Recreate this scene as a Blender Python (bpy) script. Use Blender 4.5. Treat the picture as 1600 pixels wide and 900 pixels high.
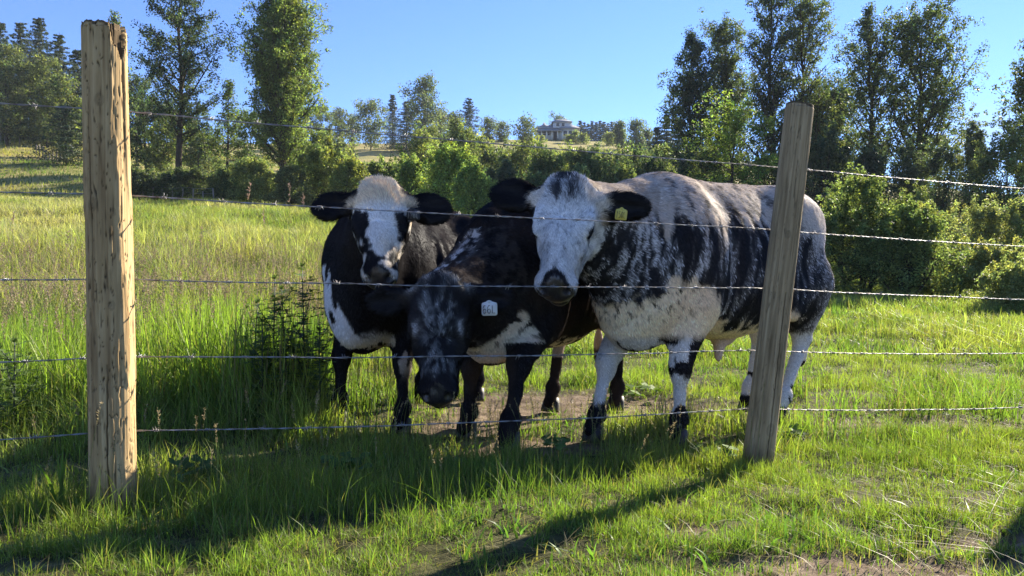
import bpy, bmesh, math, random
import numpy as np
from mathutils import Vector, Matrix, Euler

for _o in list(bpy.data.objects):
    bpy.data.objects.remove(_o)
scene = bpy.context.scene
COL = scene.collection
RAD = math.radians

# ------------------------------------------------------------ camera
EYE = 0.68            # metres above the foot of the near post
cam_d = bpy.data.cameras.new("camera")
cam = bpy.data.objects.new("camera", cam_d)
COL.objects.link(cam)
cam_d.sensor_width = 36.0
cam_d.lens = 25.9
cam_d.clip_start = 0.05
cam_d.clip_end = 6000
cam.location = (0, 0, EYE)
cam.rotation_euler = (RAD(90 - 1.0), 0, 0)
scene.camera = cam

# ------------------------------------------------------------ sky and sun
SUN_EL, SUN_AZ = RAD(27.0), RAD(42.0)      # azimuth clockwise from +Y
sun_dir = Vector((math.sin(SUN_AZ) * math.cos(SUN_EL), math.cos(SUN_AZ) * math.cos(SUN_EL), math.sin(SUN_EL)))
world = bpy.data.worlds.new("World")
scene.world = world
world.use_nodes = True
wn = world.node_tree
bg = wn.nodes["Background"]
sky = wn.nodes.new("ShaderNodeTexSky")
sky.sky_type = 'NISHITA'
sky.sun_disc = False
sky.sun_elevation = SUN_EL
sky.sun_rotation = SUN_AZ
sky.air_density = 1.0
sky.dust_density = 0.0
sky.ozone_density = 2.5
wn.links.new(sky.outputs[0], bg.inputs[0])
bg.inputs[1].default_value = 0.082
# one wisp of cloud low on the right, placed by direction in the sky
_tc = wn.nodes.new('ShaderNodeTexCoord')
_cd = Vector((math.tan(RAD(32.4)), 1, math.tan(RAD(11.0)))).normalized()
_sub = wn.nodes.new('ShaderNodeVectorMath'); _sub.operation = 'SUBTRACT'; _sub.inputs[1].default_value = _cd
wn.links.new(_tc.outputs['Generated'], _sub.inputs[0])
_scl = wn.nodes.new('ShaderNodeVectorMath'); _scl.operation = 'MULTIPLY'; _scl.inputs[1].default_value = (9, 9, 26)
wn.links.new(_sub.outputs[0], _scl.inputs[0])
_len = wn.nodes.new('ShaderNodeVectorMath'); _len.operation = 'LENGTH'; wn.links.new(_scl.outputs[0], _len.inputs[0])
_map = wn.nodes.new('ShaderNodeMapRange'); _map.inputs['From Min'].default_value = 1.0; _map.inputs['From Max'].default_value = 0.0
wn.links.new(_len.outputs['Value'], _map.inputs['Value'])
_cn = wn.nodes.new('ShaderNodeTexNoise'); _cn.inputs['Scale'].default_value = 1.3; _cn.inputs['Detail'].default_value = 7
wn.links.new(_scl.outputs[0], _cn.inputs['Vector'])
_mul = wn.nodes.new('ShaderNodeMath'); _mul.operation = 'MULTIPLY'; wn.links.new(_map.outputs[0], _mul.inputs[0]); wn.links.new(_cn.outputs['Fac'], _mul.inputs[1])
_cm = wn.nodes.new('ShaderNodeMix'); _cm.data_type = 'RGBA'; _cm.inputs[7].default_value = (4.6, 4.7, 5.0, 1)
wn.links.new(_mul.outputs[0], _cm.inputs[0]); wn.links.new(sky.outputs[0], _cm.inputs[6]); wb = wn.nodes.new('ShaderNodeMix'); wb.data_type = 'RGBA'; wb.blend_type = 'MULTIPLY'; wb.inputs[0].default_value = 1.0; wb.inputs[7].default_value = (0.44, 0.54, 0.82, 1)
wn.links.new(_cm.outputs[2], wb.inputs[6]); wn.links.new(wb.outputs[2], bg.inputs[0])
sun_l = bpy.data.lights.new("sun", 'SUN')
sun_l.energy = 4.5
sun_l.angle = RAD(0.53)
sun_l.color = (1.0, 0.90, 0.74)
sun = bpy.data.objects.new("sun", sun_l)
COL.objects.link(sun)
sun.rotation_euler = (-sun_dir).to_track_quat('-Z', 'Y').to_euler()
sun.location = (5, 5, 10)
scene.view_settings.view_transform = 'Standard'
scene.view_settings.look = 'None'
scene.view_settings.exposure = 1.90
scene.view_settings.gamma = 1
scene.view_settings.use_curve_mapping = False
scene.render.engine = 'CYCLES'
scene.cycles.max_bounces = 6
scene.cycles.diffuse_bounces = 4
scene.cycles.glossy_bounces = 2
scene.cycles.transmission_bounces = 3
scene.cycles.transparent_max_bounces = 4

# ------------------------------------------------------------ noise and helpers
rng = np.random.default_rng(7)

def _hash(ix, iy, iz, seed):
    h = (ix * 374761393 + iy * 668265263 + iz * 2147483647 + seed * 974634777) & 0xffffffff
    h = ((h ^ (h >> 13)) * 1274126177) & 0xffffffff
    h = (h ^ (h >> 16)) & 0xffffffff
    return h.astype(np.float64) / 4294967295.0

def noise(p, seed=0):
    """value noise in 0..1 at the points p (n,3)"""
    p = np.asarray(p, dtype=np.float64)
    f = np.floor(p)
    i = f.astype(np.int64)
    t = p - f
    t = t * t * (3 - 2 * t)
    out = 0
    for dx in (0, 1):
        wx = t[:, 0] if dx else 1 - t[:, 0]
        for dy in (0, 1):
            wy = t[:, 1] if dy else 1 - t[:, 1]
            for dz in (0, 1):
                wz = t[:, 2] if dz else 1 - t[:, 2]
                out = out + wx * wy * wz * _hash(i[:, 0] + dx, i[:, 1] + dy, i[:, 2] + dz, seed)
    return out

def fbm(p, seed=0, octv=3):
    s, a, tot = 0, 1.0, 0
    p = np.asarray(p, dtype=np.float64)
    for k in range(octv):
        s = s + a * noise(p * (2.03 ** k), seed + k * 17)
        tot += a
        a *= 0.5
    return s / tot

def smooth(a, b, x):
    t = np.clip((np.asarray(x, dtype=np.float64) - a) / (b - a), 0, 1)
    return t * t * (3 - 2 * t)

def mesh_np(name, verts, faces, mat=None, parent=None, cols=None, smooth_shade=True, attr_name="Col"):
    """faces: (n,3) or (n,4) array, or a list of such arrays"""
    me = bpy.data.meshes.new(name)
    verts = np.asarray(verts, dtype=np.float32)
    if not isinstance(faces, list):
        faces = [faces]
    faces = [np.asarray(f, dtype=np.int32) for f in faces if len(f)]
    me.vertices.add(len(verts))
    me.vertices.foreach_set("co", verts.ravel())
    loops = np.concatenate([f.ravel() for f in faces])
    sizes = np.concatenate([np.full(len(f), f.shape[1], dtype=np.int32) for f in faces])
    starts = np.concatenate([[0], np.cumsum(sizes)[:-1]]).astype(np.int32)
    me.loops.add(len(loops))
    me.loops.foreach_set("vertex_index", loops)
    me.polygons.add(len(sizes))
    me.polygons.foreach_set("loop_start", starts)
    me.polygons.foreach_set("loop_total", sizes)
    if smooth_shade:
        me.polygons.foreach_set("use_smooth", np.ones(len(sizes), dtype=bool))
    me.update(calc_edges=True)
    if cols is not None:
        a = me.color_attributes.new(attr_name, 'FLOAT_COLOR', 'POINT')
        c = np.ones((len(verts), 4), dtype=np.float32)
        c[:, :cols.shape[1]] = cols
        a.data.foreach_set("color", c.ravel())
    o = bpy.data.objects.new(name, me)
    if mat is not None:
        me.materials.append(mat)
    COL.objects.link(o)
    if parent is not None:
        o.parent = parent
    return o

def tag(o, label=None, cat=None, group=None, kind=None):
    if label: o["label"] = label
    if cat: o["category"] = cat
    if group: o["group"] = group
    if kind: o["kind"] = kind
    return o

def empty(name, loc=(0, 0, 0)):
    e = bpy.data.objects.new(name, None)
    e.location = loc
    e.empty_display_size = 0.1
    COL.objects.link(e)
    return e

def tube(path, radii, n=8, cap=True, phase=0.0):
    """numpy tube along a path -> verts, quads"""
    path = np.asarray(path, dtype=np.float64)
    radii = np.broadcast_to(np.asarray(radii, dtype=np.float64), (len(path),))
    tan = np.gradient(path, axis=0)
    tan /= np.linalg.norm(tan, axis=1)[:, None] + 1e-12
    ref = np.array([0.0, 0.0, 1.0]) if abs(tan[:, 2]).mean() < 0.8 else np.array([1.0, 0.0, 0.0])
    u = np.cross(tan, ref); u /= np.linalg.norm(u, axis=1)[:, None] + 1e-12
    v = np.cross(tan, u)
    a = np.linspace(0, 2 * np.pi, n, endpoint=False) + phase
    ring = path[:, None, :] + radii[:, None, None] * (np.cos(a)[None, :, None] * u[:, None, :] + np.sin(a)[None, :, None] * v[:, None, :])
    V = ring.reshape(-1, 3)
    i = np.arange(len(path) - 1)[:, None] * n
    j = np.arange(n)[None, :]
    j2 = (j + 1) % n
    F = np.stack([i + j, i + j2, i + n + j2, i + n + j], axis=-1).reshape(-1, 4)
    if cap:
        V = np.vstack([V, path[:1], path[-1:]])
        k = len(V) - 2
        jj = np.arange(n)
        b = (len(path) - 1) * n
        F = np.vstack([F, np.stack([np.full(n, k), (jj + 1) % n, jj, np.full(n, k)], 1)[:0]])
        T = np.vstack([np.stack([np.full(n, k), (jj + 1) % n, jj], 1), np.stack([np.full(n, k + 1), b + jj, b + (jj + 1) % n], 1)])
        return V, [F, T]
    return V, [F]

def join(parts):
    """join [(V,[F..]),...] into one V,[quads,tris]"""
    Vs, Q, T, off = [], [], [], 0
    for V, Fs in parts:
        Vs.append(V)
        for F in Fs:
            F = np.asarray(F)
            if len(F) == 0: continue
            (Q if F.shape[1] == 4 else T).append(F + off)
        off += len(V)
    out = []
    if Q: out.append(np.vstack(Q))
    if T: out.append(np.vstack(T))
    return np.vstack(Vs), out

# ------------------------------------------------------------ material helpers
def new_mat(name):
    m = bpy.data.materials.new(name)
    m.use_nodes = True
    nt = m.node_tree
    return m, nt, nt.nodes["Principled BSDF"]

def nd(nt, t, **kw):
    n = nt.nodes.new(t)
    for k, v in kw.items():
        if k in n.bl_rna.properties.keys():
            setattr(n, k, v)
        else:
            n.inputs[k.replace('_', ' ')].default_value = v
    return n

def plain_mat(name, col, rough=0.6, noise_amt=0.25, scale=20, metallic=0.0, spec=0.5, bump=0.0):
    m, nt, b = new_mat(name)
    tc = nd(nt, 'ShaderNodeTexCoord')
    nz = nd(nt, 'ShaderNodeTexNoise', Scale=scale, Detail=4.0)
    nt.links.new(tc.outputs['Object'], nz.inputs['Vector'])
    mx = nd(nt, 'ShaderNodeMix', data_type='RGBA')
    lo = tuple(c * (1 - noise_amt) for c in col) + (1,)
    hi = tuple(min(1, c * (1 + noise_amt)) for c in col) + (1,)
    mx.inputs[6].default_value = lo
    mx.inputs[7].default_value = hi
    nt.links.new(nz.outputs['Fac'], mx.inputs[0])
    nt.links.new(mx.outputs[2], b.inputs['Base Color'])
    b.inputs['Roughness'].default_value = rough
    b.inputs['Metallic'].default_value = metallic
    b.inputs['Specular IOR Level'].default_value = spec
    if bump:
        bp = nd(nt, 'ShaderNodeBump', Strength=bump, Distance=0.01)
        nt.links.new(nz.outputs['Fac'], bp.inputs['Height'])
        nt.links.new(bp.outputs[0], b.inputs['Normal'])
    return m

def leaf_mat(name, translucency=0.45, rough=0.5, spec=0.3, tint=(1.25, 1.35, 0.55)):
    """two-sided leaf: colour from the Col attribute, light passes through"""
    m, nt, b = new_mat(name)
    at = nd(nt, 'ShaderNodeAttribute', attribute_name="Col")
    nt.links.new(at.outputs['Color'], b.inputs['Base Color'])
    b.inputs['Roughness'].default_value = rough
    b.inputs['Specular IOR Level'].default_value = spec
    tr = nd(nt, 'ShaderNodeBsdfTranslucent')
    mul = nd(nt, 'ShaderNodeMix', data_type='RGBA', blend_type='MULTIPLY')
    mul.inputs[0].default_value = 1.0
    mul.inputs[7].default_value = tint + (1,)
    nt.links.new(at.outputs['Color'], mul.inputs[6])
    nt.links.new(mul.outputs[2], tr.inputs['Color'])
    ms = nd(nt, 'ShaderNodeMixShader')
    ms.inputs[0].default_value = translucency
    nt.links.new(b.outputs[0], ms.inputs[1])
    nt.links.new(tr.outputs[0], ms.inputs[2])
    nt.links.new(ms.outputs[0], nt.nodes['Material Output'].inputs['Surface'])
    return m

# ------------------------------------------------------------ terrain
YK = np.array([-400, 0, 1.3, 2.1, 2.8, 3.6, 4.5, 6, 8, 11, 15, 20, 30, 42, 60, 100, 160, 225, 300, 500, 3000.0])
UK = np.array([-1.3, -0.7, -0.26, 0.09, 0.30, 0.45, 0.75, 1.3])
_near = [0.12, 0.12, 0.07, 0.0, -0.06, -0.10, -0.13]
ZK = np.array([
    _near + [-0.10, 0.05, 0.32, 0.80, 1.45, 2.9, 4.7, 7.6, 19.0, 31.0, 40.0, 45.0, 40.0, 20.0],
    _near + [-0.10, 0.05, 0.32, 0.80, 1.45, 2.9, 4.7, 7.6, 19.0, 31.0, 40.0, 45.0, 40.0, 20.0],
    _near + [-0.10, 0.05, 0.32, 0.78, 1.40, 2.8, 4.3, 6.3, 14.0, 27.0, 41.0, 43.0, 36.0, 20.0],
    _near + [-0.14, -0.05, 0.12, 0.42, 0.80, 1.6, 3.0, 5.5, 13.0, 26.0, 43.5, 44.0, 36.0, 20.0],
    _near + [-0.16, -0.14, -0.05, 0.12, 0.35, 0.9, 2.0, 4.0, 10.0, 22.0, 38.0, 40.0, 34.0, 20.0],
    _near + [-0.16, -0.14, -0.05, 0.10, 0.30, 0.8, 1.8, 3.6, 9.0, 18.0, 30.0, 34.0, 30.0, 20.0],
    _near + [-0.16, -0.14, -0.05, 0.10, 0.30, 0.8, 1.8, 3.6, 8.0, 15.0, 24.0, 28.0, 28.0, 20.0],
    _near + [-0.16, -0.14, -0.05, 0.10, 0.30, 0.8, 1.8, 3.6, 8.0, 15.0, 24.0, 28.0, 28.0, 20.0],
])
_YF = np.concatenate([np.linspace(-400, -1, 20), np.linspace(0, 10, 101), np.geomspace(10.3, 3000, 150)])
_tab = np.array([np.interp(_YF, YK, z) for z in ZK])
for _ in range(4):
    _tab[:, 1:-1] = 0.25 * _tab[:, :-2] + 0.5 * _tab[:, 1:-1] + 0.25 * _tab[:, 2:]
_UF = np.linspace(-1.3, 1.3, 79)
_tab2 = np.array([np.interp(_UF, UK, _tab[:, j]) for j in range(_tab.shape[1])]).T
for _ in range(10):
    _tab2[1:-1] = 0.25 * _tab2[:-2] + 0.5 * _tab2[1:-1] + 0.25 * _tab2[2:]

def ground_z(X, Y):
    X = np.atleast_1d(np.asarray(X, dtype=np.float64)); Y = np.atleast_1d(np.asarray(Y, dtype=np.float64))
    R = np.where(Y > 0, Y, -np.abs(Y))
    u = np.clip(X / np.maximum(np.abs(Y) + 2.0, 1e-3) * (1 + 2.0 / np.maximum(np.abs(Y) + 4, 1)) , -1.29, 1.29)
    u = np.clip(X / np.maximum(Y, 3.0), -1.29, 1.29)
    # radial measure used beyond the sides so the ground stays level sideways
    Rr = np.where(np.abs(X) > 1.29 * np.maximum(Y, 3.0), np.abs(X) / 1.29, Y)
    Rr = np.where(Y < 3.0, np.where(Y < 0, np.maximum(Y, -399), Y) , Rr)
    j = np.interp(Rr, _YF, np.arange(len(_YF)))
    i = (u + 1.3) / 2.6 * (len(_UF) - 1)
    i0 = np.clip(np.floor(i).astype(int), 0, len(_UF) - 2); j0 = np.clip(np.floor(j).astype(int), 0, len(_YF) - 2)
    fi = i - i0; fj = j - j0
    z = (_tab2[i0, j0] * (1 - fi) * (1 - fj) + _tab2[i0 + 1, j0] * fi * (1 - fj) + _tab2[i0, j0 + 1] * (1 - fi) * fj + _tab2[i0 + 1, j0 + 1] * fi * fj)
    P = np.stack([X, Y, np.zeros_like(X)], 1)
    d = np.hypot(X, Y)
    z = z + (fbm(P * 2.2, 3, 3) - 0.5) * 0.07 * smooth(0.5, 2.0, d)
    z = z + (fbm(P * 0.12, 5, 3) - 0.5) * 1.2 * smooth(12, 60, d)
    return z

def gz(x, y):
    return float(ground_z([x], [y])[0])

def at(px, Y):
    """world X of the line of sight through column px of the 1600 wide photograph, at depth Y"""
    return (px - 800.0) / 1150.0 * Y

def zpx(py, Y):
    return EYE + (430.0 - py) / 1150.0 * Y

def dirt_mask(X, Y):
    """1 where the soil is bare"""
    P = np.stack([X, Y, np.zeros_like(X)], 1)
    n = fbm(P * 1.7, 41, 3)
    m = np.zeros_like(X)
    def blob(cx, cy, rx, ry, s=1.0, ang=0.0):
        c, sn = math.cos(ang), math.sin(ang)
        dx = (X - cx) * c + (Y - cy) * sn; dy = -(X - cx) * sn + (Y - cy) * c
        return s * np.clip(1.25 - np.sqrt((dx / rx) ** 2 + (dy / ry) ** 2), 0, 1)
    for b in [(0.02, 3.25, .50, .34), (0.15, 4.5, .9, .65), (0.75, 4.7, .6, .45), (-0.15, 3.85, .45, .35), (2.2, 3.85, .75, .17), (3.2, 4.0, .6, .2),
              (0.75, 1.60, .34, .085), (1.15, 1.78, .38, .07, 1, .1), (1.6, 2.05, .3, .06), (0.98, 1.55, .34, .09, 1, .2), (0.62, 1.5, .2, .05), (1.35, 1.75, .3, .05, 1, .3), (0.35, 1.42, .15, .04), (1.45, 4.1, .6, .12), (1.5, 2.3, .25, .05, .8, .2), (0.45, 1.85, .12, .1, .7), (1.05, 4.5, .5, .3, .8),
              (2.6, 3.1, .3, .07, .8), (-1.6, 2.9, .3, .1, .7)]:
        m = np.maximum(m, blob(*b))
    return smooth(0.30, 0.62, m * (0.55 + 0.9 * n))

def build_ground():
    th = np.concatenate([np.linspace(-180, -48, 34)[:-1], np.linspace(-48, 48, 260), np.linspace(48, 180, 34)[1:-1]])
    r = np.concatenate([[0.02, 0.4, 0.8], np.linspace(1.0, 6, 150), np.geomspace(6.1, 640, 160)])
    T, R = np.meshgrid(np.radians(th), r)
    X = (np.sin(T) * R).ravel(); Y = (np.cos(T) * R).ravel()
    Z = ground_z(X, Y)
    near = np.hypot(X, Y) < 9
    dm = np.zeros_like(X); dm[near] = dirt_mask(X[near], Y[near])
    P = np.stack([X, Y, Z], 1)
    Z = Z - dm * 0.015 + np.where(near, (fbm(P * 14, 9, 3) - 0.5) * 0.035, 0)
    n = len(th)
    i = np.arange(len(r) - 1)[:, None] * n; j = np.arange(n)[None, :]; j2 = (j + 1) % n
    F = np.stack([i + j, i + j2, i + n + j2, i + n + j], -1).reshape(-1, 4)[:, ::-1]
    # colour: R = bare soil, G = dry golden grass, B = distance
    d = np.hypot(X, Y)
    gold = smooth(50, 90, d) * np.clip(0.70 + 1.3 * (fbm(P * np.array([.03, .12, 0]), 77, 3) - 0.45), 0, 1)
    cols = np.stack([dm, gold, smooth(5, 30, d)], 1)
    m, nt, b = new_mat("ground_soil_and_turf")
    at_ = nd(nt, 'ShaderNodeAttribute', attribute_name="Col")
    sep = nd(nt, 'ShaderNodeSeparateColor')
    nt.links.new(at_.outputs['Color'], sep.inputs[0])
    geo = nd(nt, 'ShaderNodeNewGeometry')
    n1 = nd(nt, 'ShaderNodeTexNoise', Scale=9.0, Detail=8.0, Roughness=0.65)
    nt.links.new(geo.outputs['Position'], n1.inputs['Vector'])
    n2 = nd(nt, 'ShaderNodeTexNoise', Scale=0.8, Detail=6.0, Roughness=0.6)
    nt.links.new(geo.outputs['Position'], n2.inputs['Vector'])
    def ramp(fac, stops):
        rr = nd(nt, 'ShaderNodeValToRGB')
        while len(rr.color_ramp.elements) < len(stops): rr.color_ramp.elements.new(0.5)
        for e, (p, c) in zip(rr.color_ramp.elements, stops):
            e.position = p; e.color = tuple(c) + (1,)
        nt.links.new(fac, rr.inputs[0])
        return rr.outputs[0]
    soil = ramp(n1.outputs['Fac'], [(0.3, (0.075, 0.052, 0.034)), (0.5, (0.17, 0.125, 0.085)), (0.72, (0.30, 0.235, 0.165))])
    litter = ramp(n1.outputs['Fac'], [(0.3, (0.030, 0.030, 0.014)), (0.5, (0.060, 0.062, 0.022)), (0.72, (0.16, 0.145, 0.065))])
    far_g = ramp(n2.outputs['Fac'], [(0.35, (0.06, 0.10, 0.022)), (0.6, (0.13, 0.17, 0.04)), (0.75, (0.20, 0.20, 0.07))])
    gold_c = ramp(n2.outputs['Fac'], [(0.3, (0.26, 0.23, 0.07)), (0.7, (0.48, 0.38, 0.15))])
    def mix(f, a, c):
        x = nd(nt, 'ShaderNodeMix', data_type='RGBA')
        nt.links.new(f, x.inputs[0]); nt.links.new(a, x.inputs[6]); nt.links.new(c, x.inputs[7])
        return x.outputs[2]
    c = mix(sep.outputs[2], litter, far_g)
    c = mix(sep.outputs[1], c, gold_c)
    c = mix(sep.outputs[0], c, soil)
    nt.links.new(c, b.inputs['Base Color'])
    b.inputs['Roughness'].default_value = 0.95
    b.inputs['Specular IOR Level'].default_value = 0.1
    bp = nd(nt, 'ShaderNodeBump', Strength=0.8, Distance=0.03)
    n3 = nd(nt, 'ShaderNodeTexNoise', Scale=35.0, Detail=6.0, Roughness=0.7)
    nt.links.new(geo.outputs['Position'], n3.inputs['Vector'])
    nt.links.new(n3.outputs['Fac'], bp.inputs['Height'])
    nt.links.new(bp.outputs[0], b.inputs['Normal'])
    g = mesh_np("ground", np.stack([X, Y, Z], 1), F, m, cols=cols)
    tag(g, kind="structure")
build_ground()
# ------------------------------------------------------------ air: thin even haze round the whole place
hm, nt, b = new_mat("pale_air")
nt.nodes.remove(b)
_pv = nt.nodes.new('ShaderNodeVolumePrincipled')
_pv.inputs['Density'].default_value = 0.00022
_pv.inputs['Color'].default_value = (0.80, 0.88, 1.0, 1)
_pv.inputs['Anisotropy'].default_value = 0.0
nt.links.new(_pv.outputs[0], nt.nodes['Material Output'].inputs['Volume'])
_bm = bmesh.new(); bmesh.ops.create_cube(_bm, size=1.0)
_me = bpy.data.meshes.new("haze"); _bm.to_mesh(_me); _bm.free(); _me.materials.append(hm)
_hz = bpy.data.objects.new("haze", _me); COL.objects.link(_hz)
_gm = bpy.data.objects['ground'].data
_zz = np.zeros(len(_gm.vertices) * 3, dtype=np.float32); _gm.vertices.foreach_get("co", _zz); _zz = _zz.reshape(-1, 3)
_z0, _z1 = _zz[:, 2].min() - 1.0, _zz[:, 2].max() + 16.0
_hz.scale = (1300, 1300, _z1 - _z0); _hz.location = (0, 0, (_z0 + _z1) / 2)
tag(_hz, kind="stuff")
scene.cycles.volume_bounces = 0
# ------------------------------------------------------------ fence posts
def wood_mat(name, base, dark, light, crack=1.0):
    m, nt, b = new_mat(name)
    at_ = nd(nt, 'ShaderNodeAttribute', attribute_name="Col")
    sep = nd(nt, 'ShaderNodeSeparateColor')
    nt.links.new(at_.outputs['Color'], sep.inputs[0])
    tc = nd(nt, 'ShaderNodeTexCoord')
    mp = nd(nt, 'ShaderNodeMapping'); mp.inputs['Scale'].default_value = (60, 60, 2.2)
    nt.links.new(tc.outputs['Object'], mp.inputs['Vector'])
    n1 = nd(nt, 'ShaderNodeTexNoise', Scale=1.0, Detail=7.0, Roughness=0.6, Distortion=0.6)
    nt.links.new(mp.outputs[0], n1.inputs['Vector'])
    mp2 = nd(nt, 'ShaderNodeMapping'); mp2.inputs['Scale'].default_value = (11, 11, 3)
    nt.links.new(tc.outputs['Object'], mp2.inputs['Vector'])
    n2 = nd(nt, 'ShaderNodeTexNoise', Scale=1.0, Detail=5.0, Roughness=0.6)
    nt.links.new(mp2.outputs[0], n2.inputs['Vector'])
    r1 = nd(nt, 'ShaderNodeValToRGB')
    r1.color_ramp.elements[0].position = 0.3; r1.color_ramp.elements[0].color = tuple(dark) + (1,)
    r1.color_ramp.elements[1].position = 0.75; r1.color_ramp.elements[1].color = tuple(light) + (1,)
    e = r1.color_ramp.elements.new(0.5); e.color = tuple(base) + (1,)
    nt.links.new(n1.outputs['Fac'], r1.inputs[0])
    mx = nd(nt, 'ShaderNodeMix', data_type='RGBA', blend_type='MULTIPLY'); mx.inputs[0].default_value = 0.8
    r2 = nd(nt, 'ShaderNodeValToRGB')
    r2.color_ramp.elements[0].position = 0.3; r2.color_ramp.elements[0].color = (0.6, 0.56, 0.5, 1)
    r2.color_ramp.elements[1].position = 0.65; r2.color_ramp.elements[1].color = (1.1, 1.08, 1.0, 1)
    nt.links.new(n2.outputs['Fac'], r2.inputs[0])
    nt.links.new(r1.outputs[0], mx.inputs[6]); nt.links.new(r2.outputs[0], mx.inputs[7])
    ck = nd(nt, 'ShaderNodeMix', data_type='RGBA')
    ck.inputs[7].default_value = (0.025, 0.017, 0.010, 1)
    nt.links.new(sep.outputs[0], ck.inputs[0]); nt.links.new(mx.outputs[2], ck.inputs[6])
    dp = nd(nt, 'ShaderNodeMix', data_type='RGBA')          # damp, soil-stained foot
    dp.inputs[7].default_value = (0.10, 0.07, 0.04, 1)
    nt.links.new(sep.outputs[1], dp.inputs[0]); nt.links.new(ck.outputs[2], dp.inputs[6])
    nt.links.new(dp.outputs[2], b.inputs['Base Color'])
    b.inputs['Roughness'].default_value = 0.9
    b.inputs['Specular IOR Level'].default_value = 0.2
    bp = nd(nt, 'ShaderNodeBump', Strength=0.7, Distance=0.004)
    nt.links.new(n1.outputs['Fac'], bp.inputs['Height'])
    nt.links.new(bp.outputs[0], b.inputs['Normal'])
    return m

def make_post(name, foot, top, r0, r1, mat, seed, crackiness=1.0, chip=False, bury=0.3, knots=(), na=150, nz=420, flakes=True, splits=()):
    foot = np.array(foot, float); top = np.array(top, float)
    L = np.linalg.norm(top - foot)
    zs = np.linspace(-bury, L, nz); an = np.linspace(0, 2 * np.pi, na, endpoint=False)
    A, Zz = np.meshgrid(an, zs)
    t = (Zz / L).clip(0, 1)
    R = r0 + (r1 - r0) * t
    P = np.stack([np.cos(A) * 3, np.sin(A) * 3, Zz * 2.0], -1).reshape(-1, 3)
    R = R * (1 + 0.11 * (fbm(P * 0.6, seed, 2).reshape(R.shape) - 0.5))
    # long grain ridges
    Pg = np.stack([np.cos(A) * 14, np.sin(A) * 14, Zz * 2.5], -1).reshape(-1, 3)
    g = fbm(Pg, seed + 3, 3).reshape(R.shape)
    R = R + (g - 0.5) * 0.0035
    # drying cracks: thin ridges of warped vertical noise, broken up along the height
    Pc = np.stack([np.cos(A) * 5.5, np.sin(A) * 5.5, Zz * 3.5 + 7], -1).reshape(-1, 3)
    w = noise(Pc * np.array([1, 1, 6]), seed + 11) * 0.25
    c1 = np.abs(noise(Pc + w[:, None], seed + 5) - 0.5).reshape(R.shape)
    br = noise(Pc * np.array([1.3, 1.3, 2.0]), seed + 8).reshape(R.shape)
    crack = (1 - smooth(0.0, 0.020, c1)) * smooth(0.35, 0.55, br) * crackiness
    Pf = np.stack([np.cos(A) * 13, np.sin(A) * 13, Zz * 9], -1).reshape(-1, 3)
    c2 = np.abs(noise(Pf, seed + 15) - 0.5).reshape(R.shape)
    fine = (1 - smooth(0.0, 0.03, c2)) * smooth(0.42, 0.6, noise(Pc * 1.7, seed + 18).reshape(R.shape)) * crackiness * 0.75
    # short cross checks
    Px = np.stack([np.cos(A) * 6, np.sin(A) * 6, Zz * 26], -1).reshape(-1, 3)
    c3 = np.abs(noise(Px, seed + 25) - 0.5).reshape(R.shape)
    cross = (1 - smooth(0.0, 0.05, c3)) * smooth(0.6, 0.72, noise(Pc * np.array([2, 2, 1.5]), seed + 28).reshape(R.shape)) * crackiness * (0.8 if flakes else 0.0)
    ck = np.maximum(np.maximum(crack, fine), cross).clip(0, 1)
    # torn strips of bark-side fibre: low terraces
    if flakes:
        pl = smooth(0.48, 0.52, noise(np.stack([np.cos(A) * 3.2, np.sin(A) * 3.2, Zz * 4], -1).reshape(-1, 3) + 0.3 * noise(Pf, seed + 2)[:, None], seed + 31)).reshape(R.shape) if False else \
            smooth(0.47, 0.53, (noise(np.stack([np.cos(A) * 3.2, np.sin(A) * 3.2, Zz * 4], -1).reshape(-1, 3), seed + 31) * 0.8 + 0.2 * noise(Pf, seed + 2))).reshape(R.shape)
        R = R - pl * 0.003
    R = R - ck * 0.0045
    kn = np.zeros_like(R)
    for (ka, kz, ks) in knots:
        da = np.abs((A - ka + np.pi) % (2 * np.pi) - np.pi) * r0
        dd = np.sqrt(da ** 2 + ((Zz - kz) * 0.7) ** 2)
        ring = 1 - smooth(ks * 0.25, ks * 0.45, np.abs(dd - ks * 0.8))
        kn = np.maximum(kn, np.maximum(ring * 0.28, (1 - smooth(0, ks * 0.6, dd)) * 0.45))
        R = R + 0.002 * np.exp(-(dd / (ks * 1.3)) ** 2) - 0.002 * np.exp(-(dd / (ks * 0.5)) ** 2)
    for (sa, z0_, z1_, wd) in splits:      # long drying splits
        wv = sa + .10 * (noise(np.column_stack([zs * 5, zs * 0 + sa, zs * 0]), seed + 90) - .5)[:, None] + .03 * (noise(np.column_stack([zs * 40, zs * 0, zs * 0]), seed + 91) - .5)[:, None]
        da = np.abs((A - wv + np.pi) % (2 * np.pi) - np.pi) * r0
        env = smooth(z0_, z0_ + .15, Zz) * (1 - smooth(z1_ - .2, z1_, Zz))
        sp_ = (1 - smooth(wd * .3, wd, da)) * (env > .02) * (.4 + .6 * env)
        R = R - .009 * sp_; ck = np.maximum(ck, sp_)
    damp = (1 - smooth(0.0, 0.16, Zz + 0.06 * (g - 0.5))) * 0.75
    Ztop = Zz.copy()
    if chip:        # broken shoulder on one side of the top
        ca = -0.35
        da = np.abs((A - ca + np.pi) % (2 * np.pi) - np.pi)
        dep = (0.05 + 0.07 * noise(np.stack([A * 4, A * 0, A * 0], -1).reshape(-1, 3), 5).reshape(A.shape)) * (1 - smooth(0.25, 0.6, da))
        R = np.where(Zz > L - dep, R * 0.80, R)
        ck = np.where((Zz > L - dep - 0.006) & (dep > 0.02), np.maximum(ck, 0.8), ck)
    # ragged, slightly rounded rim
    rf = 9 if flakes else 2.5
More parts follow.
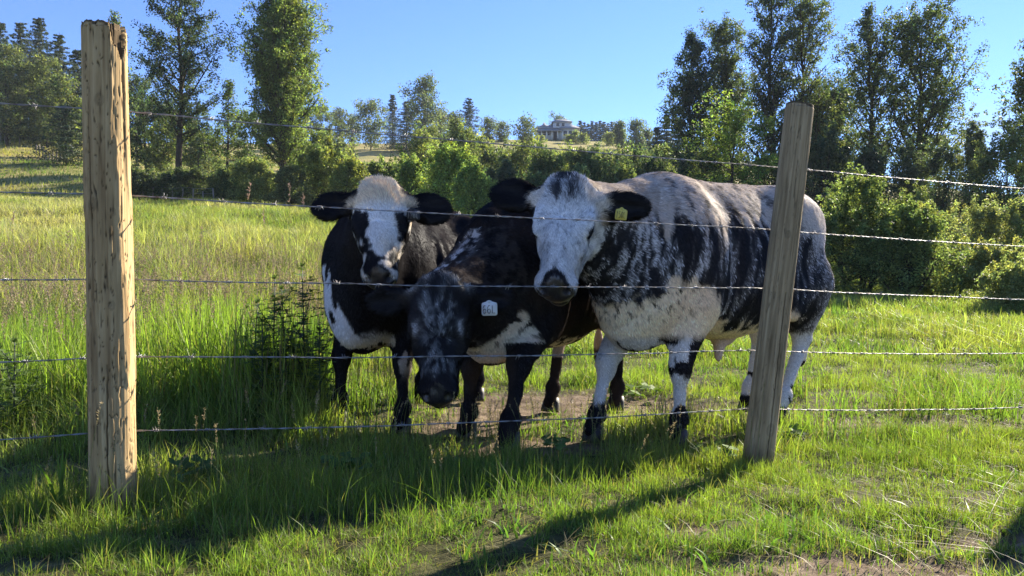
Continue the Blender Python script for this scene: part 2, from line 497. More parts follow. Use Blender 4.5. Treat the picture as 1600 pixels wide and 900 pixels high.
    rim = noise(np.stack([np.cos(A) * rf, np.sin(A) * rf, A * 0], -1).reshape(-1, 3), seed + 40).reshape(A.shape)
    Ztop = np.where(Zz > L - 0.02, Zz - 0.012 * rim, Zz)
    R = np.where(Zz > L - 0.012, R * 0.97, R)
    ck = np.where(Zz > L - 0.008 * rim - 0.003, np.maximum(ck, 0.75), ck)
    V = np.stack([np.cos(A) * R, np.sin(A) * R, Ztop], -1).reshape(-1, 3)
    cols = np.stack([ck, damp, kn], -1).reshape(-1, 3)
    cols[:, 0] = np.maximum(cols[:, 0], cols[:, 2])
    i = np.arange(nz - 1)[:, None] * na; j = np.arange(na)[None, :]; j2 = (j + 1) % na
    F = np.stack([i + j, i + j2, i + na + j2, i + na + j], -1).reshape(-1, 4)
    # end grain: concentric rings to the centre
    rings = 12; tv = []; tc_ = []
    base = (nz - 1) * na
    for q in range(1, rings + 1):
        f = 1 - q / (rings + 0.3)
        rr = R[-1] * f
        n5 = noise(np.stack([np.cos(an) * f * 9, np.sin(an) * f * 9, an * 0], 1), seed + 50)
        tv.append(np.stack([np.cos(an) * rr, np.sin(an) * rr, np.full(na, L) - 0.006 - 0.016 * n5 + 0.004 * (q > 2)], 1))
        tc_.append(np.stack([0.55 + 0.45 * n5, np.zeros(na), np.zeros(na)], 1))
    V = np.vstack([V] + tv); cols = np.vstack([cols] + tc_)
    i = (nz - 1 + np.arange(rings))[:, None] * na
    F2 = np.stack([i + j, i + j2, i + na + j2, i + na + j], -1).reshape(-1, 4)
    last = (nz - 1 + rings) * na
    T = np.stack([np.full(na - 2, last), last + np.arange(1, na - 1), last + np.arange(2, na)], 1)
    o = mesh_np(name, V, [np.vstack([F, F2]), T], mat, cols=cols)
    d = Vector(top - foot).normalized()
    o.rotation_euler = Vector((0, 0, 1)).rotation_difference(d).to_euler()
    o.location = foot
    return o

wood_new = wood_mat("weathered_tan_wood", (0.47, 0.33, 0.165), (0.27, 0.17, 0.08), (0.64, 0.48, 0.27))
wood_old = wood_mat("silvered_old_wood", (0.38, 0.285, 0.165), (0.20, 0.145, 0.08), (0.55, 0.43, 0.27))
FD = np.array([2.08, 0.72]); FD /= np.linalg.norm(FD)          # direction of the fence line
PN = [(-1.142, 2.10), (0.942, 2.82)]
p1 = make_post("fence_post", (-1.141, 2.10, gz(-1.141, 2.10)), (-1.155, 2.10, 1.392), 0.0635, 0.0585, wood_new, 3, 1.0, True,
               knots=((-1.35, 1.17, .012), (-1.0, .60, .009), (-1.75, .88, .013), (-.85, .86, .007), (-1.6, .30, .011)), splits=((-1.9, .6, 1.15, .0024), (-1.25, -.1, .45, .0024)))
tag(p1, "thick tan fence post with cracked wood and a splintered top, nearest the camera", "fence post", "round wooden fence posts")
p2 = make_post("fence_post", (0.942, 2.82, gz(0.942, 2.82)), (1.098, 2.82, 1.335), 0.0575, 0.0515, wood_old, 9, 0.55, False,
               knots=((-1.3, .16, .016), (-1.7, .9, .01), (-1.1, .55, .008)), flakes=False, splits=((-1.35, -.1, .70, .0026), (-.9, .45, 1.0, .002)), na=190)
tag(p2, "thinner grey-brown fence post leaning to the right in front of the grey cow's flank", "fence post", "round wooden fence posts")
p3 = make_post("fence_post", (2.754, 3.449, gz(2.754, 3.449)), (2.78, 3.46, 1.36), 0.070, 0.064, wood_old, 21, 0.5, False, na=60, nz=120)
tag(p3, "fence post beyond the right edge whose shadow crosses the short grass", "fence post", "round wooden fence posts")
p4 = make_post("fence_post", (-3.2, 1.38, gz(-3.2, 1.38)), (-3.2, 1.38, 1.42), 0.06, 0.056, wood_old, 31, 0.5, False, na=60, nz=120)
tag(p4, "fence post beyond the left edge of the near fence", "fence post", "round wooden fence posts")

# ------------------------------------------------------------ barbed wire
wire_mat, nt, b = new_mat("galvanised_wire")
b.inputs['Base Color'].default_value = (0.42, 0.43, 0.44, 1)
b.inputs['Metallic'].default_value = 0.75
b.inputs['Roughness'].default_value = 0.55
_tc = nd(nt, 'ShaderNodeTexCoord'); _nz = nd(nt, 'ShaderNodeTexNoise', Scale=30.0, Detail=3.0)
nt.links.new(_tc.outputs['Object'], _nz.inputs['Vector'])
_r = nd(nt, 'ShaderNodeValToRGB')
_r.color_ramp.elements[0].position = 0.35; _r.color_ramp.elements[0].color = (0.20, 0.17, 0.15, 1)
_r.color_ramp.elements[1].position = 0.6; _r.color_ramp.elements[1].color = (0.36, 0.37, 0.38, 1)
nt.links.new(_nz.outputs['Fac'], _r.inputs[0]); nt.links.new(_r.outputs[0], b.inputs['Base Color'])

def make_barb(seed):
    rr = random.Random(seed)
    parts = []
    for s in (0, 1):
        ph = rr.uniform(0, 6.28)
        t = np.linspace(0, 1, 15)
        ang = ph + t * 2 * math.pi * 1.6
        coil = np.stack([(t - 0.5) * 0.0075 + (s - 0.5) * 0.007, np.cos(ang) * 0.0036, np.sin(ang) * 0.0036], 1)
        def tail(p, a, sx):
            d = np.array([sx * rr.uniform(0.15, 0.6), -math.sin(a), math.cos(a)]); d /= np.linalg.norm(d)
            return p + d * rr.uniform(0.011, 0.015)
        path = np.vstack([tail(coil[0], ang[0] + math.pi, -1 if s == 0 else 1), coil, tail(coil[-1], ang[-1], 1 if s else -1)])
        rad = np.full(len(path), 0.00105); rad[0] = rad[-1] = 0.0004
        parts.append(tube(path, rad, 5))
    V, F = join(parts)
    me = mesh_np("barb", V, F, wire_mat)
    return me
_barbs = [make_barb(k) for k in range(5)]
barb_meshes = [o.data for o in _barbs]
for o in _barbs: bpy.data.objects.remove(o)

def fence_pt(s, off=0.0):
    """point on the fence line at s metres from the near post; off = metres to the cattle side"""
    n = np.array([-FD[1], FD[0]])
    p = np.array([-1.142, 2.10]) + FD * s + n * off
    return p
S_POST = [-2.18, 0.0, 2.205, 4.12]
WIRE_LABELS = ["topmost barbed wire, strung clear above the cattle's heads against sky and trees",
               "second barbed wire from the top, passing across the cattle's ears and foreheads",
               "middle barbed wire, third of five, passing at muzzle height of the two upright heads",
               "fourth barbed wire from the top, crossing the lowered black face",
               "lowest barbed wire, running just above the grass and the hooves"]
WZ = [(1.168, 1.163, 1.111, 1.07), (0.922, 0.916, 0.864, 0.80), (0.676, 0.669, 0.632, 0.56), (0.45, 0.440, 0.385, 0.31), (0.228, 0.22, 0.155, 0.06)]
for wi in range(5):
    e = empty("barbed_wire", (-1.142, 2.1, WZ[wi][1]))
    tag(e, WIRE_LABELS[wi], "barbed wire", "five barbed wires of the near fence")
    s = np.arange(-2.18, 4.6, 0.008)
    off = np.interp(s, S_POST, [0.060, 0.066, 0.058, 0.068])
    xy = np.array([fence_pt(a, b_) for a, b_ in zip(s, off)])
    z = np.interp(s, S_POST, WZ[wi])
    sag = 0
    for a, b_ in zip(S_POST[:-1], S_POST[1:]):
        t = ((s - a) / (b_ - a)).clip(0, 1); sag = sag + 4 * t * (1 - t) * (0.004 + 0.002 * wi if wi < 4 else 0.014) * ((s >= a) & (s <= b_))
    wob = (fbm(np.stack([s * 3, s * 0 + wi, s * 0], 1), 60, 2) - 0.5) * 0.006
    z = z - sag + wob
    c = np.column_stack([xy, z])
    loc = np.array(e.location)
    n2 = np.array([-FD[1], FD[0], 0])
    for k in (0, 1):
        a = s / 0.052 * 2 * math.pi * 0.5 + k * math.pi + wi
        p = c + np.outer(np.cos(a), n2) * 0.0014 + np.outer(np.sin(a), [0, 0, 1]) * 0.0014
        V, F = tube(p - loc, 0.00125, 5)
        mesh_np("wire_strand", V, F, wire_mat, e)
    q = np.arange(-2.0 + 0.037 * wi, 4.5, 0.150)
    for k, sq in enumerate(q):
        if min(abs(sq - x) for x in S_POST) < 0.045 and False: continue
        sq = sq + random.Random(wi * 100 + k).uniform(-.012, .012)
        pt = np.array([np.interp(sq, s, c[:, i]) for i in range(3)])
        o = bpy.data.objects.new("barb", barb_meshes[(k * 3 + wi) % 5])
        COL.objects.link(o); o.parent = e
        o.location = pt - loc
        o.rotation_euler = (random.Random(k + wi * 50).uniform(0, 6.28), 0, math.atan2(FD[1], FD[0]))
    # staples on the cattle side of each post
    for sp, o_ in ((0.0, 0.068), (2.205, 0.058)):
        p = fence_pt(sp, o_); zz = float(np.interp(sp, s, z))
        t = np.linspace(0, math.pi, 9)
        n_ = np.array([-FD[1], FD[0], 0])
        pa = np.array([p[0], p[1], zz]) + np.outer(np.cos(t) * 0.006, [0, 0, 1]) + np.outer(np.sin(t) * 0.005 - 0.004, n_)
        pa = np.vstack([pa[0] - n_ * 0.01, pa, pa[-1] - n_ * 0.01])
        V, F = tube(pa - loc, 0.0016, 6)
        mesh_np("staple", V, F, wire_mat, e)
# ------------------------------------------------------------ cattle: one continuous skin per animal from blended volumes
def rot_from_axes(a, b_):
    """orthonormal frame: first axis a, third axis close to b_"""
    a = np.array(a, float); a /= np.linalg.norm(a)
    c = np.array(b_, float); c = c - a * np.dot(a, c); c /= np.linalg.norm(c)
    s = np.cross(c, a)
    return np.stack([a, s, c], 1)     # columns

class Body:
    def __init__(self):
        self.p = []
    def ell(self, c, r, R=None, k=0.05, op='u', g='body'):
        self.p.append(('e', np.array(c, float), np.array(r, float), np.eye(3) if R is None else R, k, op, g))
    def cap(self, a, b_, ra, rb, k=0.05, op='u', g='body', flat=None):
        self.p.append(('c', np.array(a, float), np.array(b_, float), (ra, rb, flat), k, op, g))
    def bbox(self, pr, m):
        if pr[0] == 'e':
            ext = np.sqrt(((pr[3] * pr[2][None, :]) ** 2).sum(1))
            return pr[1] - ext - m, pr[1] + ext + m
        ra, rb, _ = pr[3]
        lo = np.minimum(pr[1] - ra, pr[2] - rb); hi = np.maximum(pr[1] + ra, pr[2] + rb)
        return lo - m, hi + m
    @staticmethod
    def dist(pr, P):
        if pr[0] == 'e':
            q = (P - pr[1]) @ pr[3]
            k0 = np.linalg.norm(q / pr[2], axis=-1)
            k1 = np.linalg.norm(q / pr[2] ** 2, axis=-1)
            return np.where(k1 > 1e-9, k0 * (k0 - 1) / np.maximum(k1, 1e-9), -pr[2].min())
        a, b_, (ra, rb, flat) = pr[1], pr[2], pr[3]
        ba = b_ - a; pa = P - a
        if flat is not None:     # flat = (direction, factor): section squeezed along that direction
            n, f = flat
            n = np.array(n, float); n /= np.linalg.norm(n)
            h = np.clip((pa @ ba) / (ba @ ba), 0, 1)
            dv = pa - h[..., None] * ba
            dn = dv @ n
            dv2 = dv + (dn * (1 / f - 1))[..., None] * n
            l2 = np.linalg.norm(dv2, axis=-1)
            return (l2 - (ra + (rb - ra) * h)) * np.clip(np.linalg.norm(dv, axis=-1) / np.maximum(l2, 1e-6), min(1, f), 1)
        h = np.clip((pa @ ba) / (ba @ ba), 0, 1)
        return np.linalg.norm(pa - h[..., None] * ba, axis=-1) - (ra + (rb - ra) * h)
    def mesh(self, res, bump=None):
        lo = np.min([self.bbox(p, 0.02)[0] for p in self.p if p[5] == 'u'], 0)
        hi = np.max([self.bbox(p, 0.02)[1] for p in self.p if p[5] == 'u'], 0)
        n = np.ceil((hi - lo) / res).astype(int) + 2
        ax = [lo[i] + res * np.arange(n[i]) for i in range(3)]
        F = np.full(n, 0.3, dtype=np.float32)
        for pr in self.p:
            k = pr[4]; m = k + res * 3
            l, h = self.bbox(pr, m)
            i0 = np.clip(np.floor((l - lo) / res).astype(int), 0, n - 1); i1 = np.clip(np.ceil((h - lo) / res).astype(int) + 1, 1, n)
            G = np.stack(np.meshgrid(ax[0][i0[0]:i1[0]], ax[1][i0[1]:i1[1]], ax[2][i0[2]:i1[2]], indexing='ij'), -1)
            d = self.dist(pr, G)
            S = F[i0[0]:i1[0], i0[1]:i1[1], i0[2]:i1[2]]
            if pr[5] == 'u':
                hh = np.clip(k - np.abs(S - d), 0, None) / k
                S[...] = np.minimum(S, d) - hh * hh * k * 0.25
            else:
                hh = np.clip(k - np.abs(S + d), 0, None) / k
                S[...] = np.maximum(S, -d) + hh * hh * k * 0.25
        if bump is not None:
            idx = np.argwhere(np.abs(F) < res * 3)
            P = lo + idx * res
            F[idx[:, 0], idx[:, 1], idx[:, 2]] += bump(P).astype(np.float32)
        # surface nets
        neg = F < 0
        c = np.zeros(n - 1, dtype=np.int8)
        for dx in (0, 1):
            for dy in (0, 1):
                for dz in (0, 1):
                    c += neg[dx:n[0] - 1 + dx, dy:n[1] - 1 + dy, dz:n[2] - 1 + dz]
        act = np.argwhere((c > 0) & (c < 8))
        ids = np.full(n - 1, -1, dtype=np.int64)
        ids[act[:, 0], act[:, 1], act[:, 2]] = np.arange(len(act))
        acc = np.zeros((len(act), 3)); cnt = np.zeros(len(act))
        corners = [(0, 0, 0), (1, 0, 0), (0, 1, 0), (1, 1, 0), (0, 0, 1), (1, 0, 1), (0, 1, 1), (1, 1, 1)]
        val = [F[act[:, 0] + a, act[:, 1] + b_, act[:, 2] + c_] for a, b_, c_ in corners]
        for a in range(8):
            for b_ in range(a + 1, 8):
                ca, cb = np.array(corners[a]), np.array(corners[b_])
                if np.abs(ca - cb).sum() != 1: continue
                va, vb = val[a], val[b_]
                m = (va < 0) != (vb < 0)
                t = va[m] / (va[m] - vb[m])
                acc[m] += ca + t[:, None] * (cb - ca); cnt[m] += 1
        V = lo + (act + acc / cnt[:, None]) * res
        Q = []
        for axx in range(3):
            o1, o2 = [(1, 2), (2, 0), (0, 1)][axx]
            sl0 = [slice(None)] * 3; sl1 = [slice(None)] * 3
            sl0[axx] = slice(0, n[axx] - 1); sl1[axx] = slice(1, n[axx])
            A, B = neg[tuple(sl0)], neg[tuple(sl1)]
            e = np.argwhere(A != B)
            e = e[(e[:, o1] > 0) & (e[:, o2] > 0) & (e[:, o1] < n[o1] - 1) & (e[:, o2] < n[o2] - 1)]
            d1 = np.zeros(3, int); d1[o1] = 1; d2 = np.zeros(3, int); d2[o2] = 1
            q = [e - d1 - d2, e - d2, e, e - d1]
            q = np.stack([ids[x[:, 0], x[:, 1], x[:, 2]] for x in q], 1)
            fl = A[e[:, 0], e[:, 1], e[:, 2]]
            q = np.where(fl[:, None], q, q[:, ::-1])
            Q.append(q)
        Q = np.vstack(Q)
        Q = Q[(Q >= 0).all(1)]
        return V, Q
    def groups(self, V, names):
        best = np.full(len(V), 9.0); g = np.zeros(len(V), int)
        for pr in self.p:
            if pr[5] != 'u': continue
            d = self.dist(pr, V)
            m = d < best
            best[m] = d[m]; g[m] = names.index(pr[6])
        return g

def vnormals(V, Q):
    n = np.cross(V[Q[:, 2]] - V[Q[:, 0]], V[Q[:, 3]] - V[Q[:, 1]])
    N = np.zeros_like(V)
    for i in range(4):
        np.add.at(N, Q[:, i], n)
    return N / (np.linalg.norm(N, axis=1)[:, None] + 1e-12), np.linalg.norm(n, axis=1) / 2

coat_mat, nt, b = new_mat("short_cattle_coat")
_at = nd(nt, 'ShaderNodeAttribute', attribute_name="Col")
nt.links.new(_at.outputs['Color'], b.inputs['Base Color'])
_wet = nd(nt, 'ShaderNodeMath', operation='SUBTRACT'); _wet.inputs[0].default_value = 1.0
nt.links.new(_at.outputs['Alpha'], _wet.inputs[1])
_sp = nd(nt, 'ShaderNodeMath', operation='MULTIPLY'); _sp.inputs[1].default_value = 0.6
nt.links.new(_wet.outputs[0], _sp.inputs[0]); nt.links.new(_sp.outputs[0], b.inputs['Specular IOR Level'])
_rg = nd(nt, 'ShaderNodeMapRange'); _rg.inputs['To Min'].default_value = 0.32; _rg.inputs['To Max'].default_value = 0.7
nt.links.new(_at.outputs['Alpha'], _rg.inputs['Value']); nt.links.new(_rg.outputs[0], b.inputs['Roughness'])
_tc = nd(nt, 'ShaderNodeTexCoord'); _mp = nd(nt, 'ShaderNodeMapping'); _mp.inputs['Scale'].default_value = (120, 120, 40)
_nz = nd(nt, 'ShaderNodeTexNoise', Scale=1.0, Detail=4.0)
nt.links.new(_tc.outputs['Object'], _mp.inputs['Vector']); nt.links.new(_mp.outputs[0], _nz.inputs['Vector'])
_bp = nd(nt, 'ShaderNodeBump', Strength=0.5, Distance=0.006)
nt.links.new(_nz.outputs['Fac'], _bp.inputs['Height']); nt.links.new(_bp.outputs[0], b.inputs['Normal'])

hair_mat, nt, b = new_mat("cattle_hair")
_at = nd(nt, 'ShaderNodeAttribute', attribute_name="Col")
nt.links.new(_at.outputs['Color'], b.inputs['Base Color'])
b.inputs['Roughness'].default_value = 0.5
b.inputs['Specular IOR Level'].default_value = 0.0
_gl = nd(nt, 'ShaderNodeBsdfGlossy'); _gl.inputs['Roughness'].default_value = 0.45; _gl.inputs['Color'].default_value = (.8, .82, .85, 1)
_ms = nd(nt, 'ShaderNodeMixShader'); _ms.inputs[0].default_value = 0.012
nt.links.new(b.outputs[0], _ms.inputs[1]); nt.links.new(_gl.outputs[0], _ms.inputs[2]); nt.links.new(_ms.outputs[0], nt.nodes['Material Output'].inputs['Surface'])

skin_mat = plain_mat("wet_nose_skin", (0.018, 0.016, 0.017), rough=0.33, noise_amt=0.5, scale=60, spec=0.6, bump=0.5)
eye_mat = plain_mat("dark_wet_eye", (0.008, 0.006, 0.006), rough=0.06, noise_amt=0.2, spec=0.8)
hoof_mat = plain_mat("dark_hoof", (0.035, 0.028, 0.022), rough=0.6, noise_amt=0.4, scale=40, bump=0.4)
tag_yellow = plain_mat("yellow_tag_plastic", (0.62, 0.52, 0.10), rough=0.5, noise_amt=0.1, scale=30)
tag_white = plain_mat("white_tag_plastic", (0.66, 0.68, 0.66), rough=0.5, noise_amt=0.08, scale=30)
tag_dark = plain_mat("black_tag_plastic", (0.03, 0.03, 0.03), rough=0.45, noise_amt=0.2, scale=30)
tag_ink = plain_mat("black_tag_ink", (0.01, 0.01, 0.01), rough=0.6, noise_amt=0.1)
tag_pale = plain_mat("pale_tag_ink", (0.28, 0.27, 0.24), rough=0.6, noise_amt=0.1)

def hair_mesh(name, V, Q, N, cols, count, length, flow, parent, seed=1, width=0.0016, lift=0.35, dens=None, jitter=0.35, shade_var=0.18, clump=0.5, spk=None):
    """fine tapering hairs rooted on the skin, combed along flow"""
    r = np.random.default_rng(seed)
    _, area = vnormals(V, Q)
    w = area.copy()
    if dens is not None: w = w * dens[Q].mean(1)
    f = r.choice(len(Q), count, p=w / w.sum())
    a, b_ = r.random(count), r.random(count)
    q = Q[f]
    def lerp(X):
        return (X[q[:, 0]] * ((1 - a) * (1 - b_))[:, None] + X[q[:, 1]] * (a * (1 - b_))[:, None] + X[q[:, 2]] * (a * b_)[:, None] + X[q[:, 3]] * ((1 - a) * b_)[:, None])
    P = lerp(V); n = lerp(N); n /= np.linalg.norm(n, axis=1)[:, None]
    C = lerp(cols); L = lerp(length[:, None])[:, 0] * r.uniform(0.7, 1.3, count)
    fl = lerp(flow) + r.normal(0, jitter, (count, 3)) * 0.5
    # clumping: hairs near each other share a swirl
    cl = np.stack([noise(P * 55, seed + i) - 0.5 for i in range(3)], 1) * 2 * clump
    fl = fl + cl
    fl = fl - n * (fl * n).sum(1)[:, None]
    fl /= np.linalg.norm(fl, axis=1)[:, None] + 1e-9
    lf = lift * r.uniform(0.6, 1.5, count)
    side = np.cross(n, fl); side /= np.linalg.norm(side, axis=1)[:, None] + 1e-9
    W = width * r.uniform(0.7, 1.3, count)
    root = P - n * 0.001
    mid = P + (fl * 0.55 + n * (lf * 0.62)[:, None]) * L[:, None]
    tip = P + (fl * 1.0 + n * (lf * 0.75)[:, None]) * L[:, None]
    VV = np.stack([root - side * W[:, None] / 2, root + side * W[:, None] / 2, mid + side * W[:, None] * .4, mid - side * W[:, None] * .4, tip], 1).reshape(-1, 3)
    k = np.arange(count)[:, None] * 5
    Fq = k + np.array([[0, 1, 2, 3]]); Ft = k + np.array([[3, 2, 4]])
    sh = np.exp(r.normal(0, shade_var, count))[:, None]
    if spk is not None:      # roan: each hair is either dark or pale
        m = lerp(spk[:, None])
        l = C.mean(1)
        cell = noise(P * np.array([150, 150, 60]), seed + 9) * .5 + r.random(count) * .5
        pick = (cell < np.clip(l / .60, 0, 1) * .72 + .10 * (l > .05))[:, None]
        tint = C / (l[:, None] + 1e-6)
        C = C * (1 - m) + m * np.where(pick, tint * np.maximum(.70, l[:, None]), tint * .018)
    CC = np.repeat((C * sh).clip(0, 1), 5, axis=0)
    return mesh_np(name, VV, [Fq, Ft], hair_mat, parent, CC)

def stroke(path, w, th):
    V, F = tube(path, w, 4)
    return V, F

GLY = {
 '6': [[(.78, .95), (.45, .98), (.16, .70), (.12, .35), (.3, .06), (.62, .03), (.85, .22), (.84, .42), (.62, .56), (.35, .52), (.14, .34)]],
 'b': [[(.16, 1.0), (.14, .55), (.13, .28), (.3, .05), (.62, .03), (.86, .2), (.86, .42), (.66, .57), (.36, .55), (.14, .34)]],
 'L': [[(.2, .98), (.22, .05), (.85, .06)]],
 '1': [[(.3, .8), (.5, .98), (.5, .02)]],
 '5': [[(.8, .97), (.25, .97), (.22, .6), (.5, .64), (.8, .5), (.82, .22), (.55, .02), (.2, .1)]],
 '0': [[(.5, .98), (.2, .8), (.14, .5), (.2, .2), (.5, .02), (.8, .2), (.86, .5), (.8, .8), (.5, .98)]],
 '2': [[(.18, .75), (.3, .95), (.65, .97), (.82, .75), (.7, .5), (.18, .04), (.85, .04)]],
}
def ear_tag(parent, c, normal, up, w, h, face, ink, text, label):
    """a rounded plastic plate with hand written characters, hung on the ear"""
    c = np.array(c); n = np.array(normal, float); n /= np.linalg.norm(n)
    u = np.array(up, float); u = u - n * np.dot(u, n); u /= np.linalg.norm(u)
    x = np.cross(u, n)
    pts = []
    rr = 0.14 * w
    for (cx, cy, a0) in ((w / 2 - rr, -h / 2 + rr, -90), (w / 2 - rr, h / 2 - rr - 0.0, 0), (-w / 2 + rr, h / 2 - rr, 90), (-w / 2 + rr, -h / 2 + rr, 180)):
        for a in np.radians(np.linspace(a0, a0 + 90, 5)):
            pts.append((cx + rr * math.cos(a), cy + rr * math.sin(a)))
        if (cx, cy) == (w / 2 - rr, h / 2 - rr):     # neck of the tag where the stud sits
            for a in np.radians(np.linspace(20, 160, 6)):
                pts.append((math.cos(a) * w * .2, h / 2 + math.sin(a) * h * .16))
    pts = np.array(pts)
    nn = len(pts)
    bend = -0.10 * (pts[:, 0] / w * 2) ** 2 * 0.008 / 0.1
    A = c + np.outer(pts[:, 0], x) + np.outer(pts[:, 1], u) + np.outer(0.0011 + bend, n)
    B = A - n * 0.0022
    V = np.vstack([A, B, c + n * 0.0011, c - n * 0.0011])
    i = np.arange(nn); j = (i + 1) % nn
    T = np.vstack([np.stack([np.full(nn, 2 * nn), i, j], 1), np.stack([np.full(nn, 2 * nn + 1), nn + j, nn + i], 1)])
    Qd = np.stack([i, i + nn, j + nn, j], 1)
    o = mesh_np("ear_tag", V, [Qd, T], face, parent, smooth_shade=False)
    o["label"] = label
    k = len(text); cw = w * 0.86 / k; parts = []
    for q, ch in enumerate(text):
        for st in GLY[ch]:
            st = np.array(st)
            px = -w * 0.43 + q * cw + st[:, 0] * cw * 0.88; py = -h * 0.34 + st[:, 1] * h * 0.62
            path = c + np.outer(px, x) + np.outer(py, u) + n * 0.0014
            parts.append(tube(path, w * 0.021, 5))
    V, F = join(parts)
    mesh_np("tag_number", V, F, ink, o)
    a = np.linspace(0, 2 * np.pi, 10)
    V, F = tube(np.array([c + u * h * .56 - n * .004, c + u * h * .56 + n * .004]), 0.005, 10)
    mesh_np("tag_stud", V, F, face, o)
    return o

def make_cow(label, shoulder, heading, feet, poll, muzzle, face_up, ears, coat, scale=1.0, res=0.0085, seed=1, sheath=False,
             hair_n=100000, head_hair_n=60000, neck_fat=1.0, group="cattle standing at the fence", roll=0.0, tail=True, eye_open=1.0, wz=0.0, breadth=1.0, roan=.6):
    S = np.array([shoulder[0], shoulder[1], 0.0])
    h = np.array([heading[0], heading[1], 0.0]); h /= np.linalg.norm(h)
    lf = np.array([-h[1], h[0], 0.0])
    S[2] = gz(S[0] - h[0] * .5, S[1] - h[1] * .5)
    R = np.stack([h, lf, [0, 0, 1]], 1)
    root = empty("cow", S)
    root.rotation_euler = (0, 0, math.atan2(h[1], h[0]))
    root["label"] = label; root["category"] = "cow"; root["group"] = group
    def loc(p): return (np.array(p, float) - S) @ R
    def ldir(v): return np.array(v, float) @ R
    s = scale
    B = Body()
    E = lambda c, r, **k: B.ell(np.array(c) * [s, s * breadth, s] + [0, 0, wz], np.array(r) * [s, s * breadth, s], **k)
    # trunk
    E((-.55, 0, .80), (.60, .285, .345), k=.1)
    E((-.62, 0, .72), (.50, .285, .27), k=.1)
    E((-.12, .10, .84), (.25, .185, .34), k=.08); E((-.12, -.10, .84), (.25, .185, .34), k=.08)
    E((.04, 0, .66), (.22, .17, .25), k=.09)
    E((.10, 0, .56), (.13, .085, .13), k=.06)                       # brisket
    E((-.10, 0, 1.05), (.30, .10, .145), k=.09)                     # withers
    B.cap(np.array([-.1, 0, 1.08]) * s + [0, 0, wz], np.array([-1.16, 0, 1.118]) * s + [0, 0, wz], .115 * s, .115 * s, k=.1)
    E((-1.02, .10, 1.0), (.26, .17, .21), k=.08); E((-1.02, -.10, 1.0), (.26, .17, .21), k=.08)
    E((-.93, .20, 1.125), (.055, .042, .048), k=.055); E((-.93, -.20, 1.125), (.055, .042, .048), k=.055)   # hooks
    E((-1.22, .10, .96), (.12, .115, .20), k=.08); E((-1.22, -.10, .96), (.12, .115, .20), k=.08)
    E((-1.27, .06, 1.06), (.05, .045, .05), k=.05); E((-1.27, -.06, 1.06), (.05, .045, .05), k=.05)      # pins
    for y in (1, -1):
        E((-1.10, .165 * y, .76), (.22, .115, .26), k=.08)          # thigh
        E((-.16, .175 * y, .72), (.13, .10, .20), k=.07)            # upper arm
        E((-.05, .20 * y, .88), (.12, .06, .16), k=.06)             # shoulder point
        E((-.90, .225 * y, .62), (.10, .055, .10), k=.07)           # flank fold
        E((-.80, .33 * y, 1.02), (.12, .09, .10), k=.08, op='s')    # hollow before the hip
        E((-.34, .34 * y, .78), (.035, .10, .26), k=.07, op='s')    # groove behind the shoulder
        E((-1.28, .27 * y, .86), (.10, .06, .16), k=.06, op='s')    # hollow under the pin
    if tail:
        B.cap(np.array([-1.30, 0, 1.10]) * s, np.array([-1.385, .0, .95]) * s, .035, .026, k=.03)
        B.cap(np.array([-1.385, 0, .95]) * s, np.array([-1.37, .02, .50]) * s, .026, .014, k=.02)
        E((-1.36, .02, .36), (.035, .04, .13), k=.03)
    if sheath:
        E((-.62, 0, .44), (.09, .035, .05), k=.05)
        E((-.58, .0, .375), (.028, .024, .065), k=.04)
    # legs: feet = local ground points FL, FR, HL, HR
    hoofs = []
    for i, f in enumerate(feet):
        y = 1 if i % 2 == 0 else -1
        front = i < 2
        gl = gz(*(S + R @ np.array([f[0], f[1], 0]))[:2]) - S[2]
        f3 = np.array([f[0], f[1], gl])
        if front:
            el = np.array([-.14, .165 * y, .60]) * s
            kn = np.array([f3[0] * .62 + el[0] * .38 + .035, f3[1] * .6 + el[1] * .4, gl + .335])
            fe = np.array([f3[0] - .005, f3[1], gl + .125])
            B.cap(el, kn + [0, 0, .03], .098 * s, .054, k=.07)
            B.ell(kn, (.054, .048, .060), k=.025)
            B.cap(kn, fe, .037, .029, k=.03)
            B.ell(fe, (.042, .041, .042), k=.03)
            B.cap(fe, f3 + [.035, 0, .055], .036, .040, k=.03)
            B.ell(fe + [-.035, 0, -.02], (.018, .03, .02), k=.02)
        else:
            st = np.array([-1.02, .17 * y, .66]) * s
            hk = np.array([f3[0] * .5 + (-1.32) * s * .5 , f3[1] * .6 + .165 * y * .4, gl + .43])
            fe = np.array([f3[0] - .01, f3[1], gl + .135])
            B.cap(np.array([-1.12, .17 * y, .70]) * s, hk + [.02, 0, .03], .135 * s, .052, k=.08)
            B.cap(st, hk + [.04, 0, .10], .105 * s, .05, k=.08)
            B.ell(hk, (.062, .042, .062), k=.035)
            B.ell(hk + [-.035, 0, .03], (.03, .022, .045), k=.03)
            B.cap(hk, fe, .039, .032, k=.03)
            B.ell(fe, (.044, .042, .044), k=.03)
            B.cap(fe, f3 + [.035, 0, .055], .038, .042, k=.03)
            B.ell(fe + [-.04, 0, -.02], (.018, .03, .02), k=.02)
        hoofs.append(f3)
    # head frame
    pl, mz = loc(poll), loc(muzzle)
    HR = rot_from_axes(mz - pl, ldir(face_up))
    HL = np.linalg.norm(mz - pl) / 0.47
    def hp(x, y, z): return pl + HR @ (np.array([x, y, z]) * HL)
    hs = HL
    def H(c, r, k=.03, op='u', g='head', RR=None):
        B.ell(hp(*c), np.array(r) * hs, R=HR if RR is None else RR, k=k, op=op, g=g)
    H((.085, 0, -.03), (.135, .096, .105), k=.04)                   # skull
    H((.03, 0, .0), (.062, .075, .055), k=.04)                      # poll
    H((.15, 0, .018), (.13, .098, .055), k=.04)                     # forehead
